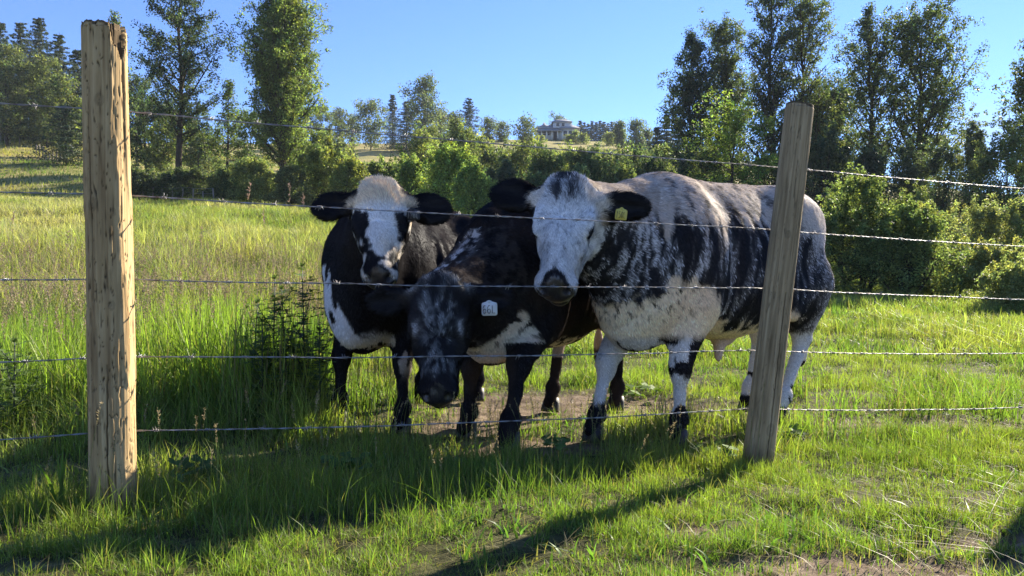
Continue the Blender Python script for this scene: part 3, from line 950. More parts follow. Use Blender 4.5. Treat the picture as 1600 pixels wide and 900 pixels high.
    B.cap(hp(.17, 0, -.015), hp(.39, 0, -.028), .084 * hs, .060 * hs, k=.04, g='head')
    B.cap(hp(.20, 0, .030), hp(.385, 0, .012), .042 * hs, .040 * hs, k=.04, g='head')
    for y in (1, -1):
        H((.145, .062 * y, -.075), (.105, .042, .085), k=.045)      # jaw angle / cheek
        H((.165, .088 * y, .020), (.046, .022, .030), k=.03)        # brow
        H((.225, .074 * y, -.018), (.055, .018, .022), k=.03)       # cheek bone
        H((.415, .036 * y, -.008), (.045, .036, .038), k=.025)      # nostril wing
        B.cap(hp(.14, .045 * y, -.115), hp(.36, .028 * y, -.085), .045 * hs, .033 * hs, k=.04, g='head')
    H((.415, 0, -.035), (.060, .066, .050), k=.03)                  # muzzle
    H((.425, 0, -.080), (.042, .045, .026), k=.015)                 # lower lip
    for y in (1, -1):
        H((.452, .041 * y, .012), (.024, .012, .017), k=.008, op='s')
        H((.447, .055 * y, .004), (.017, .010, .013), k=.008, op='s')
        H((.192, .100 * y, .012), (.019, .017, .013), k=.008, op='s')     # eye socket
        H((.192, .092 * y, .026), (.024, .018, .006), k=.012)             # upper lid
        H((.192, .096 * y, -.003), (.022, .014, .005), k=.010)            # lower lid
        # crease of the mouth
        B.cap(hp(.455, .028 * y, -.066), hp(.36, .060 * y, -.060), .0045 * hs, .0045 * hs, k=.006, op='s', g='head')
    # ears
    for (base, d, nrm, ln, wd) in ears:
        bs = hp(*base); dd = HR @ np.array(d, float); dd /= np.linalg.norm(dd)
        nn = HR @ np.array(nrm, float)
        ER = rot_from_axes(dd, nn)
        B.cap(bs - dd * .02, bs + dd * .045, .026 * hs, .021 * hs, k=.022, g='head')
        ce = bs + dd * (ln * .5 + .02)
        B.ell(ce, np.array([ln * .52, wd * .5, .021]), R=ER, k=.02, g='ear')
        B.ell(ce + ER[:, 2] * .020 + dd * .004, np.array([ln * .43, wd * .36, .019]), R=ER, k=.012, op='s', g='ear')
    # neck
    nf = neck_fat
    pk = hp(.03, 0, -.03)
    def lerp(a, b_, t): return np.array(a) * (1 - t) + np.array(b_) * t
    B.cap(np.array([-.06, 0, 1.02]) * s + [0, 0, wz], pk, .135 * nf, .085 * hs, k=.09, g='neck')
    B.cap(np.array([.00, 0, .86]) * s + [0, 0, wz], hp(.05, 0, -.07), .185 * nf, .10 * hs, k=.08, g='neck')
    B.cap(np.array([.06, 0, .68]) * s + [0, 0, wz], hp(.09, 0, -.10), .16 * nf, .075 * hs, k=.09, g='neck')
    B.cap(np.array([.13, 0, .56]) * s + [0, 0, wz], hp(.13, 0, -.12), .045, .035, k=.06, g='neck')       # dewlap
    def bump(P):
        rx = P[:, 0] / s; rz = P[:, 2] / s
        rib = np.cos((rx + .12 * (rz - .8)) * 2 * np.pi / .083) * .0042 * smooth(-.86, -.74, rx) * smooth(-.34, -.42, rx) * smooth(.58, .66, rz) * smooth(1.06, .96, rz) * smooth(.12, .2, np.abs(P[:, 1]))
        t_ = (P - np.array([0, 0, .9])) @ ((pl - np.array([0, 0, .9])) / np.linalg.norm(pl - np.array([0, 0, .9])))
        fold = (np.abs(noise(np.column_stack([t_ * 16, P[:, 1] * 3, rz * 4]), seed + 70) - .5) * 2) ** .5 * .009 * smooth(.0, .12, t_) * (P[:, 0] > -.02)
        return rib - fold + .004 + ((fbm(P * 9, seed + 60, 2) - .5) * .012 + (fbm(P * 26, seed + 61, 2) - .5) * .004)
    V, Q = B.mesh(res, bump)
    # two passes of gentle smoothing keep the quads even
    g = B.groups(V, ['body', 'head', 'ear', 'neck'])
    N, area = vnormals(V, Q)
    hl = (V - pl) @ HR / HL
    cols, hlen, flow, dens = coat(V, hl, g, N, HR)
    spk = np.where(g == 2, 0, np.where(g == 1, .55, .85)) * np.clip(1 - (cols.max(1) - cols.min(1)) * 7, 0, 1) * roan
    nos = np.sqrt(((hl[:, 0] - .452) / 1.3) ** 2 + (np.abs(hl[:, 1]) - .044) ** 2 + (hl[:, 2] - .010) ** 2)
    wet = smooth(.010, .020, nos) * (g == 1) * smooth(.375, .40, hl[:, 0]) * (1 - np.clip(dens, 0, 1))
    body = mesh_np("body", V, Q, coat_mat, root, np.column_stack([mixc(cols, (.024, .021, .022), wet * .8), 1 - wet]))
    # hooves
    for f3, nm in zip(hoofs, range(4)):
        parts = []
        for sd in (1, -1):
            path = np.array([f3 + [.0, .021 * sd, .075], f3 + [.015, .022 * sd, .045], f3 + [.03, .023 * sd, .012], f3 + [.034, .023 * sd, -.004]])
            V2, F2 = tube(path, [.024, .030, .033, .033], 12)
            parts.append((V2, F2))
        V2, F2 = join(parts)
        mesh_np("hoof", V2, F2, hoof_mat, root)
    # eyes
    for y in (1, -1):
        bm = bmesh.new()
        bmesh.ops.create_uvsphere(bm, u_segments=20, v_segments=14, radius=.0205 * hs)
        me = bpy.data.meshes.new("eye"); bm.to_mesh(me); bm.free(); me.materials.append(eye_mat)
        for p_ in me.polygons: p_.use_smooth = True
        o = bpy.data.objects.new("eye", me); COL.objects.link(o); o.parent = root
        o.location = hp(.192, .0885 * y, .010)
        # lashes
        parts = []
        r_ = random.Random(y)
        for q in range(12):
            a = (q / 11 - .5) * .05
            p0 = hp(.192 + a, .100 * y, .024); p1_ = hp(.192 + a * 1.25, .113 * y, .024 + .004); p2_ = hp(.192 + a * 1.4, .123 * y, .018)
            parts.append(tube(np.array([p0, p1_, p2_]), [.0008, .0007, .0003], 4))
        V2, F2 = join(parts)
        mesh_np("eyelashes", V2, F2, tag_ink, o).location = -Vector(o.location)
    # hair: head and body
    isb = ((g == 0) | (g == 3)).astype(float)
    hd = ((g == 1) | (g == 2)).astype(float)
    hair_mesh("body_hair", V, Q, N, cols, hair_n, hlen, flow, root, seed + 1, width=.0024, lift=.16, dens=isb * dens + 1e-9, jitter=.25, clump=.28, shade_var=.22, spk=spk)
    hair_mesh("head_hair", V, Q, N, cols, head_hair_n, hlen, flow, root, seed + 2, width=.0019, lift=.30, dens=hd * dens + 1e-9, jitter=.35, clump=.5, shade_var=.22, spk=spk)
    return root, hp, HR, hs, B

def mixc(a, b_, f):
    f = np.asarray(f)[:, None]
    return a * (1 - f) + np.asarray(b_) * f

def groom(V, hl, g, N, HR, poll_len=.03, body_len=.018, head_len=.014, ear_len=.032, whorl=(.17, 0)):
    n = len(V)
    hlen = np.full(n, body_len)
    flow = np.zeros((n, 3)); flow[:] = (-.55, 0, -.85)
    top = smooth(1.0, 1.12, V[:, 2])
    flow[:, 0] -= top * .5
    neck = g == 3
    flow[neck] = (-.8, 0, -.5)
    head = (g == 1)
    # face hair radiates from a whorl between the eyes
    d = np.stack([hl[:, 0] - whorl[0], hl[:, 1] * 1.0, np.zeros(n)], 1)
    d[:, 1] *= 0.8
    d[:, 0] += np.where(d[:, 0] > 0, .05, -.03)
    # swirl
    sw = np.stack([-d[:, 1], d[:, 0], np.zeros(n)], 1) * .35
    fd = (d + sw) @ HR.T
    flow[head] = fd[head]
    ear = g == 2
    ed = np.stack([np.zeros(n), np.sign(hl[:, 1]), np.zeros(n) - .3], 1) @ HR.T
    flow[ear] = ed[ear]
    flow /= np.linalg.norm(flow, axis=1)[:, None] + 1e-9
    hlen[head] = head_len
    pm = (1 - smooth(.04, .13, hl[:, 0])) * smooth(-.03, .02, hl[:, 2]) * (1 - smooth(.055, .085, np.abs(hl[:, 1])))
    hlen = np.where(head, hlen + pm * poll_len, hlen)
    hlen[ear] = ear_len
    muz = head & (hl[:, 0] > .395)
    dens = np.ones(n)
    dens = np.where(head, 1 - smooth(.385, .41, hl[:, 0] - .03 * smooth(0, .06, np.abs(hl[:, 1]))), dens)
    dens = np.where(V[:, 2] < .06, .2, dens)
    # thin hair round the eyes
    de = np.sqrt((hl[:, 0] - .192) ** 2 + (np.abs(hl[:, 1]) - .098) ** 2 + (hl[:, 2] - .012) ** 2)
    hlen = np.where(head & (de < .045), .006, hlen)
    legs = (V[:, 2] < .45) & (g == 0)
    hlen = np.where(legs, hlen * .7, hlen)
    return hlen, flow, dens

BLACK = np.array((.012, .011, .012)); WHITE = np.array((.66, .65, .63)); CREAM = np.array((.62, .50, .36)); PINK = np.array((.62, .40, .33))
GREY = np.array((.26, .26, .27))

def eye_ring(hl, col, head, r0=.027, r1=.037, c=BLACK):
    de = np.sqrt((hl[:, 0] - .192) ** 2 + ((np.abs(hl[:, 1]) - .096) * 1.2) ** 2 + ((hl[:, 2] - .012) * 1.1) ** 2)
    return np.where(head[:, None], mixc(col, c, 1 - smooth(r0, r1, de)), col)

def muzzle_dark(hl, col, head, x0=.385, c=np.array((.016, .014, .015)), j=0.0):
    f = smooth(x0, x0 + .02, hl[:, 0] + j - .05 * smooth(.02, .07, np.abs(hl[:, 1])) * (hl[:, 2] > -.05))
    return np.where(head[:, None], mixc(col, c, f), col)

def radial(hl, x0, seed):
    ang = np.arctan2(hl[:, 1], hl[:, 0] - x0); r = np.hypot(hl[:, 1], hl[:, 0] - x0)
    return fbm(np.stack([np.cos(ang) * 9, np.sin(ang) * 9, r * 16], 1), seed, 3) * .7 + .3 * fbm(hl * 60, seed + 5, 2)

# ---- right animal: blue roan with a pale face
def coat_roan(V, hl, g, N, HR):
    x, y, z = V.T
    n = len(V)
    st = fbm(np.stack([x * 34 + z * 6, y * 22, z * 4.5], 1), 101, 3)
    st2 = fbm(np.stack([x * 60 + z * 10, y * 40, z * 13], 1), 102, 2)
    bl = fbm(V * 7, 103, 3)
    fine = fbm(V * np.array([45, 45, 22]), 104, 2)
    e = (bl - .5) * .22 + (st - .5) * .12
    # base of side: black ribs with light streaks, lighter round the shoulder
    ribs = (st * .6 + st2 * .4)
    light = smooth(.47, .66, ribs)
    shoulder_w = np.exp(-((x - .02) / .13) ** 2) * .55 + np.exp(-((x + .30) / .06) ** 2) * .35
    hi = smooth(.86, 1.06, z) * .75
    f_light = np.clip(light * (.55 + hi * .9 + shoulder_w) + (st - .47) * 2.2 * shoulder_w + hi * .08 + (st - .5) * hi, 0, 1)
    col = mixc(np.tile(np.array((.016, .016, .019)), (n, 1)), (.34, .34, .35), f_light)
    # cream top line
    topf = smooth(.98, 1.08, z + e * .4 + (st - .5) * .28 + smooth(-.1, .25, x) * .03)
    col = mixc(col, np.array((.56, .47, .38)), topf * (.35 + .65 * smooth(.38, .55, fine * .5 + st * .5)))
    # belly, chest and brisket
    lim = .60 + .05 * smooth(-.3, 0, x) - .06 * smooth(-.2, -.6, x) * 0 + np.where(x < -.25, -.07, .05)
    under = 1 - smooth(-.02, .02, z - lim - e * 1.1 - .02 * np.sin(x * 14 + 1))
    white = np.array((.86, .72, .50))
    pk = np.clip((bl - .35) * 1.2, 0, .5)
    col_u = mixc(np.tile(white, (n, 1)), PINK, pk * .6)
    spots = smooth(.62, .68, fbm(V * 60, 105, 2)) * smooth(.52, .64, z) * smooth(-.2, .1, x)
    col_u = mixc(col_u, BLACK, spots)
    col = mixc(col, col_u, under)
    # rump: pale grey with a dark thigh
    ru = smooth(-.93, -1.03, x + e * .4)
    rc = mixc(np.tile(np.array((.50, .47, .45)), (n, 1)), np.array((.26, .25, .25)), smooth(.4, .65, fine * .5 + bl * .5))
    rc = mixc(rc, np.array((.54, .48, .42)), smooth(.98, 1.10, z))
    dk = np.exp(-((x + 1.02) / .09) ** 2) * (1 - smooth(.84, .98, z + e)) * smooth(.44, .50, z + e * .4)
    rc = mixc(rc, np.array((.02, .02, .023)), np.clip(dk * 1.5, 0, 1) * (.55 + .45 * smooth(.62, .45, st)))
    rc = mixc(rc, np.array((.60, .58, .56)), (1 - smooth(.45, .50, z + e * .35)))
    col = mixc(col, rc, ru)
    # front legs: white with dark blotches
    fl = ((x > -.30) & (z < .52)).astype(float)
    lc = np.tile(np.array((.60, .58, .55)), (n, 1))
    bm = smooth(.50, .54, bl * .8 + fine * .2 + np.exp(-((z - .38) / .09) ** 2) * .10 * (y > 0) + np.exp(-((x + .2) / .05) ** 2) * 0)
    outer = smooth(.0, -.03, (x - (-.05)) + (z - .55) * .2) * (y > 0) * smooth(.28, .34, z)
    lc = mixc(lc, BLACK, np.clip(bm * (y > 0) + outer * smooth(.42, .5, bl + .1), 0, 1))
    fr = (1 - smooth(.16, .22, z + e)) + smooth(.035, .06, x - .17 + (.3 - z) * .12 + e * .3) * (y < 0)
    lc = mixc(lc, BLACK, np.clip(fr, 0, 1) * (y < 0))
    lc = mixc(lc, BLACK, np.clip((1 - smooth(.10, .14, z + e)) * (y > 0), 0, 1))
    col = mixc(col, lc, fl * smooth(.53, .48, z))
    hf = ((x < -.8) & (z < .42))
    sp = smooth(.66, .69, fbm(V * 22, 107, 2))
    col = np.where(hf[:, None], mixc(np.tile(np.array((.60, .58, .55)), (n, 1)), BLACK, np.clip(sp + (1 - smooth(.07, .10, z)), 0, 1)), col)
    # sheath
    sh = (np.abs(x + .58) < .1) & (z < .46) & (np.abs(y) < .07)
    col = np.where(sh[:, None], np.array((.62, .47, .40)), col)
    # neck
    nk = g == 3
    fade = smooth(1.0, .72, z)
    nc = mixc(np.tile(np.array((.46, .46, .48)), (n, 1)), np.array((.018, .018, .022)), np.clip(smooth(.56, .42, st * .5 + st2 * .5) * .9 + fade * .5, 0, 1) * smooth(.6, .66, z + e * .3))
    nc = mixc(nc, white, 1 - smooth(.62, .70, z + e * .7))
    nc = mixc(nc, np.array((.44, .36, .28)), smooth(1.02, 1.12, z + e) * .8)
    col = np.where(nk[:, None], nc, col)
    # head
    head = g == 1
    hs_ = radial(hl, .17, 110)
    hc = mixc(np.tile(np.array((.78, .78, .77)), (n, 1)), np.array((.20, .21, .23)), smooth(.50, .62, hs_) * .60)
    dp = .8 * np.exp(-(hl[:, 1] / .065) ** 2) * (1 - smooth(.07, .15, hl[:, 0] + (hs_ - .5) * .08)) * smooth(-.04, .0, hl[:, 2])
    hc = mixc(hc, np.array((.05, .052, .06)), np.clip(dp * 1.4, 0, 1) * (.35 + .65 * smooth(.58, .44, hs_)))
    hc = mixc(hc, np.array((.60, .52, .42)), smooth(.065, .095, np.abs(hl[:, 1])) * (1 - smooth(.05, .13, hl[:, 0])) * .8)
    hc = mixc(hc, np.array((.62, .57, .50)), smooth(.24, .34, hl[:, 0]) * smooth(-.1, .06, hl[:, 1]) * .5)
    col = np.where(head[:, None], hc, col)
    col = eye_ring(hl, col, head)
    col = muzzle_dark(hl, col, head, .372, j=(hs_ - .5) * .05)
    ear = g == 2
    ec = mixc(np.tile(BLACK, (n, 1)), np.array((.5, .42, .33)), np.where(hl[:, 1] > 0, 1 - smooth(.125, .15, np.abs(hl[:, 1])), 0))
    col = np.where(ear[:, None], ec, col)
    hlen, flow, dens = groom(V, hl, g, N, HR, poll_len=.016)
    hlen = hlen * (1 + .25 * smooth(1.05, 1.12, z))
    return col.clip(0, 1), hlen, flow, dens

# ---- middle animal: black with a frosted blaze, head lowered
def coat_black(V, hl, g, N, HR):
    x, y, z = V.T
    n = len(V)
    bl = fbm(V * 7, 203, 3); fine = fbm(V * 40, 204, 2)
    e = (bl - .5) * .22
    col = np.tile(BLACK, (n, 1))
    col = mixc(col, np.array((.035, .026, .022)), smooth(.4, .7, bl))
    # white brisket, chest floor and belly, with black flecks along the edge
    lim = .475 + .15 * np.exp(-((x - .12) / .12) ** 2)
    under = (1 - smooth(-.02, .015, z - lim - e * .8)) * (z > .40)
    w = mixc(np.tile(np.array((.62, .56, .44)), (n, 1)), PINK, np.clip((bl - .45) * 2, 0, .35))
    fl = smooth(.57, .61, fbm(V * np.array([26, 26, 40]), 205, 2)) * smooth(lim - .16, lim - .02, z)
    w = mixc(w, BLACK, fl)
    body_ = (g == 0) | (g == 3)
    arm = (np.abs(y) > .12) & (z < .62) & (x > -.35) & (x < .6) & (g == 0) & (z < .50)
    col = np.where((body_ & ~arm)[:, None], mixc(col, w, under), col)
    # hind feet pale inside
    hf = (x < -.8) & (z < .62) & (z > .30) & (g == 0)
    col = np.where(hf[:, None], mixc(col, np.array((.45, .36, .30)), smooth(.48, .54, bl) * .9), col)
    # sunlit sheen painted grey-brown, then white hairs along the crest of the neck
    nk = (g == 3)
    gr = smooth(.42, .60, fbm(V * np.array([22, 45, 30]), 209, 3)) * smooth(.62, .85, z) * nk
    col = mixc(col, np.array((.065, .056, .052)), gr * .8)
    cr = np.exp(-(y / .035) ** 2) * smooth(.5, .62, fbm(V * np.array([30, 60, 30]), 208, 2)) * nk * smooth(.03, .10, x)
    col = mixc(col, np.array((.5, .47, .44)), cr.clip(0, 1))
    head = g == 1
    hs_ = radial(hl, .24, 210)
    w_ = .060 * (1 - smooth(.02, .10, -hl[:, 0] + .14)) + .0
    wid = np.interp(hl[:, 0], [0, .05, .12, .20, .28, .34, .39], [.0, .05, .075, .060, .045, .062, .02])
    notch = np.exp(-(hl[:, 1] / .022) ** 2) * (1 - smooth(.07, .12, hl[:, 0]))
    bz = smooth(.0, -.022, np.abs(hl[:, 1]) - wid + (hs_ - .5) * .05) * smooth(-.02, .02, hl[:, 2] + .02) * (1 - notch)
    hc = mixc(np.tile(BLACK, (n, 1)), np.array((.24, .255, .26)), bz * smooth(.54, .42, hs_) * .72)
    br = np.exp(-(((hl[:, 0] - .20) / .022) ** 2 + ((np.abs(hl[:, 1]) - .078) / .012) ** 2)) * .9
    hc = mixc(hc, np.array((.42, .42, .42)), br)
    lo = smooth(.45, .62, hs_) * np.exp(-((hl[:, 0] - .34) / .035) ** 2) * smooth(.03, .06, np.abs(hl[:, 1])) * .6
    hc = mixc(hc, np.array((.3, .33, .38)), lo)
    hc = mixc(hc, np.array((.45, .43, .40)), np.exp(-((hl[:, 0] + .0) / .035) ** 2) * smooth(.35, .6, hs_) * smooth(.0, .05, np.abs(hl[:, 1])) * .8)
    col = np.where(head[:, None], hc, col)
    col = eye_ring(hl, col, head, .018, .026)
    col = muzzle_dark(hl, col, head, .375)
    col = np.where((g == 2)[:, None], BLACK * 1.0, col)
    hlen, flow, dens = groom(V, hl, g, N, HR, poll_len=.02, head_len=.018, whorl=(.24, 0))
    return col.clip(0, 1), hlen, flow, dens

# ---- left animal: black with a white blaze and cream forelock
def coat_blaze(V, hl, g, N, HR):
    x, y, z = V.T
    n = len(V)
    bl = fbm(V * 7, 303, 3)
    e = (bl - .5) * .22
    col = np.tile(BLACK, (n, 1))
    col = mixc(col, np.array((.024, .020, .020)), smooth(.35, .7, bl) * smooth(.75, 1.0, z))
    fle = fbm(V * np.array([24, 24, 16]), 305, 2)
    # white slash on the chest running down to the brisket
    sl = np.exp(-((y + .09 - (.83 - z) * .45 + e * .4) / .058) ** 2) * smooth(-.16, -.08, x) * smooth(.90, .82, z) * smooth(.42, .5, z)
    reg = np.exp(-((y + .165 - (.83 - z) * .48) / .065) ** 2) * smooth(-.16, -.08, x) * smooth(.88, .80, z)
    ws = smooth(.575, .61, reg * .21 + fbm(V * np.array([15, 15, 10]), 306, 3))
    ws = ws * smooth(.22, .42, reg)
    low = 1 - smooth(.46, .52, z + e * .6)
    ww = np.clip(ws + low * (z > .36) * smooth(.62, .5, fle) * (np.abs(y) < .15), 0, 1)
    wcol = mixc(np.tile(np.array((.62, .60, .60)), (n, 1)), np.array((.60, .50, .36)), 1 - smooth(.44, .52, z))
    body_ = ((g == 0) | (g == 3)) & (x > -.4)
    col = np.where(body_[:, None], mixc(col, wcol, ww), col)
    legs = (z < .44) & (g == 0)
    col = np.where(legs[:, None], mixc(np.tile(BLACK, (n, 1)), np.array((.4, .34, .28)), smooth(.62, .66, fle) * (y * np.sign(1) > 0) * .8 * smooth(.25, .35, z)), col)
    head = g == 1
    hx, hy, hz = hl.T
    hs_ = fbm(np.stack([hx * 30, hy * 45, hz * 40], 1), 310, 3)
    blot = fbm(np.stack([hx * 16, hy * 22, hz * 16], 1), 311, 3)
    hc = np.tile(np.array((.80, .79, .76)), (n, 1))
    hc = mixc(hc, np.array((.80, .63, .42)), (1 - smooth(.08, .16, hx)) * .9 + smooth(.22, .3, hx) * smooth(-.02, .03, hy) * .45)
    j = (hs_ - .5) * .05
    # patch over the eye on the picture's left (hy < 0 is the animal's right)
    e1 = smooth(.0, -.012, np.sqrt(((hx - .195) / .075) ** 2 + ((hy + .082) / .052) ** 2) * .06 - .060 + j)
    e2 = smooth(.0, -.012, np.sqrt(((hx - .20) / .060) ** 2 + ((hy - .104) / .042) ** 2) * .05 - .052 + j)
    speck = smooth(.50, .56, blot + smooth(.24, .38, hx) * .12 - .30 * smooth(-.055, .02, hy) - .2 * (1 - smooth(.2, .27, hx)))
    e3 = smooth(.50, .57, blot + .06) * smooth(.27, .33, hx) * smooth(.035, .06, hy)
    hc = mixc(hc, BLACK, np.clip(e1 + e2 + speck + e3, 0, 1))
    side = smooth(-.02, -.05, hz) * smooth(.10, .07, hx)
    hc = mixc(hc, BLACK, smooth(.085, .10, np.abs(hy)) * (1 - smooth(.02, .08, hx)))
    col = np.where(head[:, None], hc, col)
    col = eye_ring(hl, col, head)
    col = muzzle_dark(hl, col, head, .385)
    col = np.where((g == 2)[:, None], BLACK, col)
    hlen, flow, dens = groom(V, hl, g, N, HR, poll_len=.026, whorl=(.20, 0))
    return col.clip(0, 1), hlen, flow, dens

# left
r1_, hp1, HR1, hs1, B1 = make_cow("black cow with a white blaze, cream forelock and white chest slash, leftmost of the three",
    (-.73, 3.75), (-.30, -.95), [(-.02, .18), (-.0, -.17), (-1.14, .17), (-1.0, -.17)],
    (-.560, 3.16, 1.03), (-.535, 2.955, .645), (.04, -1.0, .15),
    [((.055, .100, -.005), (.20, 1, -.14), (.25, .12, 1), .165, .125), ((.045, -.100, -.005), (.02, -1, -.10), (.25, -.1, 1), .165, .12)],
    coat_blaze, scale=.98, seed=11, hair_n=90000, head_hair_n=60000)
# middle
r2_, hp2, HR2, hs2, B2 = make_cow("black cow with its head lowered and frosted grey face, tagged 66L",
    (-.06, 3.42), (-.45, -.89), [(.26, .19), (-.06, -.20), (-1.22, .16), (-1.0, -.17)],
    (-.285, 2.955, .625), (-.278, 2.735, .203), (.0, -1.0, .35),
    [((.040, .098, -.005), (.05, 1, .02), (.5, .1, 1), .15, .105), ((.040, -.098, -.005), (.06, -1, .02), (.5, -.1, 1), .16, .11)],
    coat_black, scale=.945, seed=12, hair_n=90000, head_hair_n=60000, neck_fat=1.05)
# right
r3_, hp3, HR3, hs3, B3 = make_cow("grey and black roan steer with a pale face and cream back, standing side on",
    (.62, 3.45), (-.76, -.65), [(-.04, .17), (.17, -.15), (-.95, .165), (-1.18, -.17)],
    (.235, 3.03, 1.022), (.160, 2.80, .598), (-.22, -1.0, .22),
    [((.045, .104, -.01), (-.06, 1, -.22), (.55, .35, .75), .185, .10), ((.045, -.100, -.0), (-.22, -1, -.05), (.25, .05, 1), .19, .125)],
    coat_roan, scale=1.04, seed=13, sheath=True, hair_n=190000, head_hair_n=80000, roan=1.0)

camv = np.array([0, 0, EYE])
def inv(root, v):
    a = root.rotation_euler.z
    c_, s_ = math.cos(-a), math.sin(-a)
    return np.array([c_ * v[0] - s_ * v[1], s_ * v[0] + c_ * v[1], v[2]])
ear_tag(r3_, hp3(.120, .215, .030), inv(r3_, (-.2, -1, .05)), inv(r3_, (.12, 0, 1)), .046, .042, tag_yellow, tag_ink, "150L", "yellow ear tag marked 150L")
ear_tag(r2_, hp2(.105, .192, .030), inv(r2_, (-.1, -1, .05)), inv(r2_, (-.03, 0, 1)), .062, .052, tag_white, tag_ink, "66L", "white ear tag marked 66L")
ear_tag(r1_, hp1(.150, .150, .040), inv(r1_, (-.05, -1, .05)), (0, 0, 1), .056, .044, tag_dark, tag_pale, "120L", "dark ear tag with worn characters")
# ------------------------------------------------------------ trees and shrubs
leaf_m = leaf_mat("tree_leaf", 0.55, 0.55, 0.18, (1.35, 1.4, 0.6))
needle_m = leaf_mat("conifer_needle", 0.22, 0.6, 0.2, (1.1, 1.2, 0.7))
bark_m = plain_mat("grey_brown_bark", (0.050, 0.040, 0.031), rough=0.95, noise_amt=0.5, scale=3, spec=0.1, bump=0.5)

def leaf_quads(C, N, S, asp, r, cols):
    """rhombic leaves at C with random planes; N = preferred normal"""
    n = len(C)
    nn = N + r.normal(0, 0.7, (n, 3)); nn /= np.linalg.norm(nn, axis=1)[:, None] + 1e-9
    a = r.normal(0, 1, (n, 3)); a -= nn * (a * nn).sum(1)[:, None]; a /= np.linalg.norm(a, axis=1)[:, None] + 1e-9
    b_ = np.cross(nn, a)
    L = (S * r.uniform(.65, 1.35, n))[:, None]
    V = np.stack([C - a * L * .5, C + b_ * L * asp * .5 + a * L * .05, C + a * L * .5, C - b_ * L * asp * .5 + a * L * .05], 1).reshape(-1, 3)
    F = np.arange(n)[:, None] * 4 + np.arange(4)[None, :]
    CC = np.repeat(cols.clip(0, 1), 4, axis=0)
    return V, F, CC

def foliage(name, cent, rad, per, size, base, r, parent, asp=.6, mat=None, var=.25, squash=1.0, nrm_up=.3, total_h=None):
    """gaussian leaf sprays round the given spray centres"""
    m = len(cent)
    k = np.repeat(np.arange(m), per)
    n = len(k)
    rad = np.broadcast_to(rad, (m,))
    off = r.normal(0, 1, (n, 3)); off[:, 2] *= squash
    ln = np.linalg.norm(off, axis=1)[:, None]
    off = off / ln * np.minimum(ln, 2.0)
    C = cent[k] + off * (rad[k] * .55)[:, None]
    spray = np.exp(r.normal(0, var * .8, m))[k]
    hue = r.normal(0, 1, m)[k] * .6 + r.normal(0, .5, n)
    lv = np.exp(r.normal(0, var, n)) * spray
    col = np.array(base)[None, :] * lv[:, None] * np.stack([1 + .16 * hue, 1 + .03 * hue, 1 - .12 * hue], 1)
    N = off.copy(); N[:, 2] += nrm_up
    N /= np.linalg.norm(N, axis=1)[:, None] + 1e-9
    V, F, CC = leaf_quads(C, N, size, asp, r, col)
    return mesh_np(name, V, F, mat or leaf_m, parent, CC, smooth_shade=False)

def limb(a, d, L, r0, r, sag=0.0, up=0.25, n=7):
    """a curved branch starting at a in direction d"""
    t = np.linspace(0, 1, n)
    d = d / np.linalg.norm(d)
    side = r.normal(0, .06, 3)
    p = a + np.outer(t * L, d) + np.outer(t ** 2 * L, side) + np.outer(t ** 2 * L * up, [0, 0, 1]) - np.outer(np.sin(t * np.pi) * L * sag, [0, 0, 1])
    return p, np.linspace(r0, r0 * .25, n)

